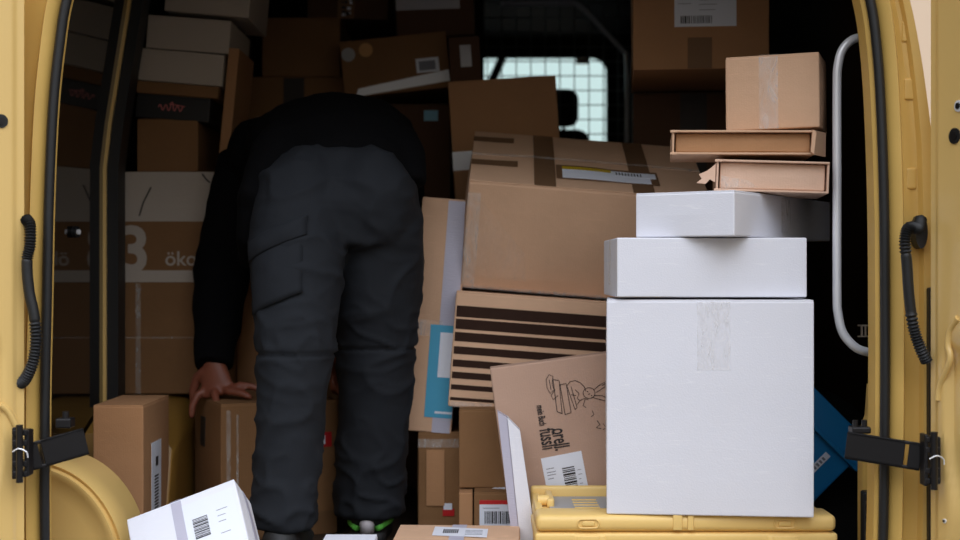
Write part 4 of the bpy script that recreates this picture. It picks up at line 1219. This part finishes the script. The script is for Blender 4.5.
thighpatch(pk, -.25, 1.05, .575, .705, .010, 'trouser', sk=-.05)
thighpatch(pk, -.30, 1.10, .695, .735, .015, 'trouser', sk=-.06)
me = evalmesh(pk, [], 'cargo_pocket'); fold(me, .003, lambda p: noise.noise(p * 40)); mobj(me, 'cargo_pocket', tro)
# jumper
j = MB()
j.tube([V3((-.314, 2.96, .815)), V3((-.314, 2.99, .845)), V3((-.315, 3.02, .868)), V3((-.338, 3.11, .905)), V3((-.358, 3.20, .905)), V3((-.375, 3.27, .875)), V3((-.395, 3.36, .80)), V3((-.42, 3.43, .735)), V3((-.43, 3.47, .69))], 0, 'jumper', n=28,
       ell=[(.160, .095, X), (.168, .104, X), (.186, .118, X), (.200, .130, X), (.206, .130, X), (.208, .122, X), (.19, .105, X), (.130, .09, X), (.062, .06, X)])
j.ball(P(262, 152, 3.22), .085, .09, .085, 'jumper', 18)
j.tube([P(305, 138, 3.08), P(278, 165, 2.97), P(262, 200, 2.91), P(254, 235, 2.93), P(248, 262, 3.0)], [.085, .072, .056, .040, .024], 'jumper', n=18)
j.tube([P(380, 140, 3.08), P(404, 160, 3.0), P(411, 185, 2.97)], [.08, .052, .035], 'jumper', n=18)
arm(j, 'jumper', shL, elL, wrL, .0, (.090, .086, .077, .070, .060, .046))
arm(j, 'jumper', shR, elR, wrR, .0, (.090, .082, .070, .062, .054, .044))
me = evalmesh(j, [('REMESH', dict(mode='VOXEL', voxel_size=.0065)), ('SMOOTH', dict(iterations=6, factor=.5))], 'jumper')
fold(me, .005, lambda p: noise.noise(V3((p.x * 14, p.y * 14, p.z * 20))) + .5 * noise.noise(p * 34))
mobj(me, 'jumper')
# shoes
for a, yawd in ((ankL, 0), (ankR, 4)):
    s = MB(); bx, by = a.x, a.y
    sec = [(-.055, .030, .030, .040), (-.045, .038, .045, .05), (-.01, .041, .048, .055), (.05, .043, .040, .045), (.11, .048, .030, .036), (.165, .045, .024, .028), (.205, .028, .016, .02)]
    s.tube([V3((bx, by + q[0], .018 + q[2] * .9)) for q in sec], 0, 'shoe_black', n=18, ell=[(q[1], q[2], X) for q in sec])
    me = evalmesh(s, [('REMESH', dict(mode='VOXEL', voxel_size=.005)), ('SMOOTH', dict(iterations=3, factor=.5))], 'shoe')
    sh_ = mobj(me, 'shoe')
    q = MB(); pts2 = [(bx + w_ * sg, by + y_) for sg in (1,) for w_, y_ in ((.030, -.06), (.040, -.03), (.040, .03), (.046, .1), (.044, .17), (.02, .215))] + [(bx - w_, by + y_) for w_, y_ in ((.02, .215), (.044, .17), (.046, .1), (.040, .03), (.040, -.03), (.030, -.06))]
    n = len(pts2); q.add([(p[0], p[1], 0) for p in pts2] + [(p[0], p[1], .026) for p in pts2], [tuple(range(n))[::-1], tuple(range(n, 2 * n))] + [(i, (i + 1) % n, (i + 1) % n + n, i + n) for i in range(n)], 'shoe_white' if False else 'shoe_black')
    mobj(evalmesh(q, [], 'sole'), 'sole', sh_)
    q = MB(); q.tube([V3((bx, by - .052, .03)), V3((bx, by - .058, .055)), V3((bx, by - .052, .085))], [.016, .018, .012], 'shoe_white', n=12)
    mobj(evalmesh(q, [], 'heel_tab'), 'heel_tab', sh_)
    q = MB()
    for sx in (-1, 1): q.tube([V3((bx + sx * .022, by - .052, .04)), V3((bx + sx * .038, by - .02, .045)), V3((bx + sx * .042, by + .03, .04)), V3((bx + sx * .044, by + .08, .035))], [.010, .010, .010, .008], 'green_mesh', n=10)
    mobj(evalmesh(q, [], 'side_panel'), 'side_panel', sh_)

for o in bpy.data.objects:
    if 'label' in o and 'group' not in o:
        k = o.name.split('.')[0]
        if k == 'cardboard_box': o['group'] = G_K
        elif k == 'white_box': o['group'] = G_W
        elif k == 'book_parcel': o['group'] = 'book parcels stacked on the white boxes'
        elif k == 'flat_parcel': o['group'] = 'slim parcels standing on edge'

# ================================================================== LIGHT
w = bpy.data.worlds.new('sky'); SC.world = w; w.use_nodes = True
nt = w.node_tree; bg = nt.nodes['Background']
tc = nt.nodes.new('ShaderNodeTexCoord'); sp = nt.nodes.new('ShaderNodeSeparateXYZ')
nt.links.new(tc.outputs['Generated'], sp.inputs[0])
rp_ = nt.nodes.new('ShaderNodeValToRGB')
els = rp_.color_ramp.elements
els[0].position = 0.0; els[0].color = (.075, .068, .058, 1)
els[1].position = 1.0; els[1].color = (.66, .70, .78, 1)
e = els.new(.26); e.color = (.12, .115, .105, 1)
e = els.new(.6); e.color = (.45, .47, .52, 1)
nt.links.new(sp.outputs['Z'], rp_.inputs[0])
# brighter sky towards the right of the street, and ahead of the van
m1 = nt.nodes.new('ShaderNodeMath'); m1.operation = 'MULTIPLY_ADD'; m1.inputs[1].default_value = .55; m1.inputs[2].default_value = 0.0
nt.links.new(sp.outputs['X'], m1.inputs[0])
# street-canyon sky: brightest straight behind the photographer, dimmer to the sides
mf = nt.nodes.new('ShaderNodeMapRange'); mf.interpolation_type = 'SMOOTHSTEP'
mf.inputs[1].default_value = .25; mf.inputs[2].default_value = -.85; mf.inputs[3].default_value = .22; mf.inputs[4].default_value = 1.9
nt.links.new(sp.outputs['Y'], mf.inputs[0]); nt.links.new(mf.outputs[0], m1.inputs[2])
m2 = nt.nodes.new('ShaderNodeMapRange'); m2.inputs[1].default_value = .3; m2.inputs[2].default_value = .95; m2.inputs[3].default_value = 0; m2.inputs[4].default_value = 1.0
nt.links.new(sp.outputs['Y'], m2.inputs[0])
vm = nt.nodes.new('ShaderNodeVectorMath'); vm.operation = 'SCALE'
nt.links.new(rp_.outputs[0], vm.inputs[0]); nt.links.new(m1.outputs[0], vm.inputs['Scale'])
va = nt.nodes.new('ShaderNodeVectorMath'); va.operation = 'ADD'
cx_ = nt.nodes.new('ShaderNodeCombineXYZ')
for k, f_ in enumerate((.22, .27, .27)):
    mm = nt.nodes.new('ShaderNodeMath'); mm.operation = 'MULTIPLY'; mm.inputs[1].default_value = f_
    nt.links.new(m2.outputs[0], mm.inputs[0]); nt.links.new(mm.outputs[0], cx_.inputs[k])
nt.links.new(vm.outputs[0], va.inputs[0]); nt.links.new(cx_.outputs[0], va.inputs[1])
nt.links.new(va.outputs[0], bg.inputs['Color'])
bg.inputs['Strength'].default_value = 4.2

cam = bpy.data.cameras.new('camera'); co = bpy.data.objects.new('camera', cam); COL.objects.link(co)
co.location = (0, 0, ZC); co.rotation_euler = (R(90), 0, 0)
cam.sensor_width = 36; cam.lens = 50; cam.clip_start = .02; cam.clip_end = 200
cam.dof.use_dof = True; cam.dof.focus_distance = 2.62; cam.dof.aperture_fstop = 3.0
SC.camera = co
vs_ = SC.view_settings
vs_.view_transform = 'Standard'; vs_.look = 'None'; vs_.gamma = 1; vs_.exposure = -0.18
vs_.use_curve_mapping = False
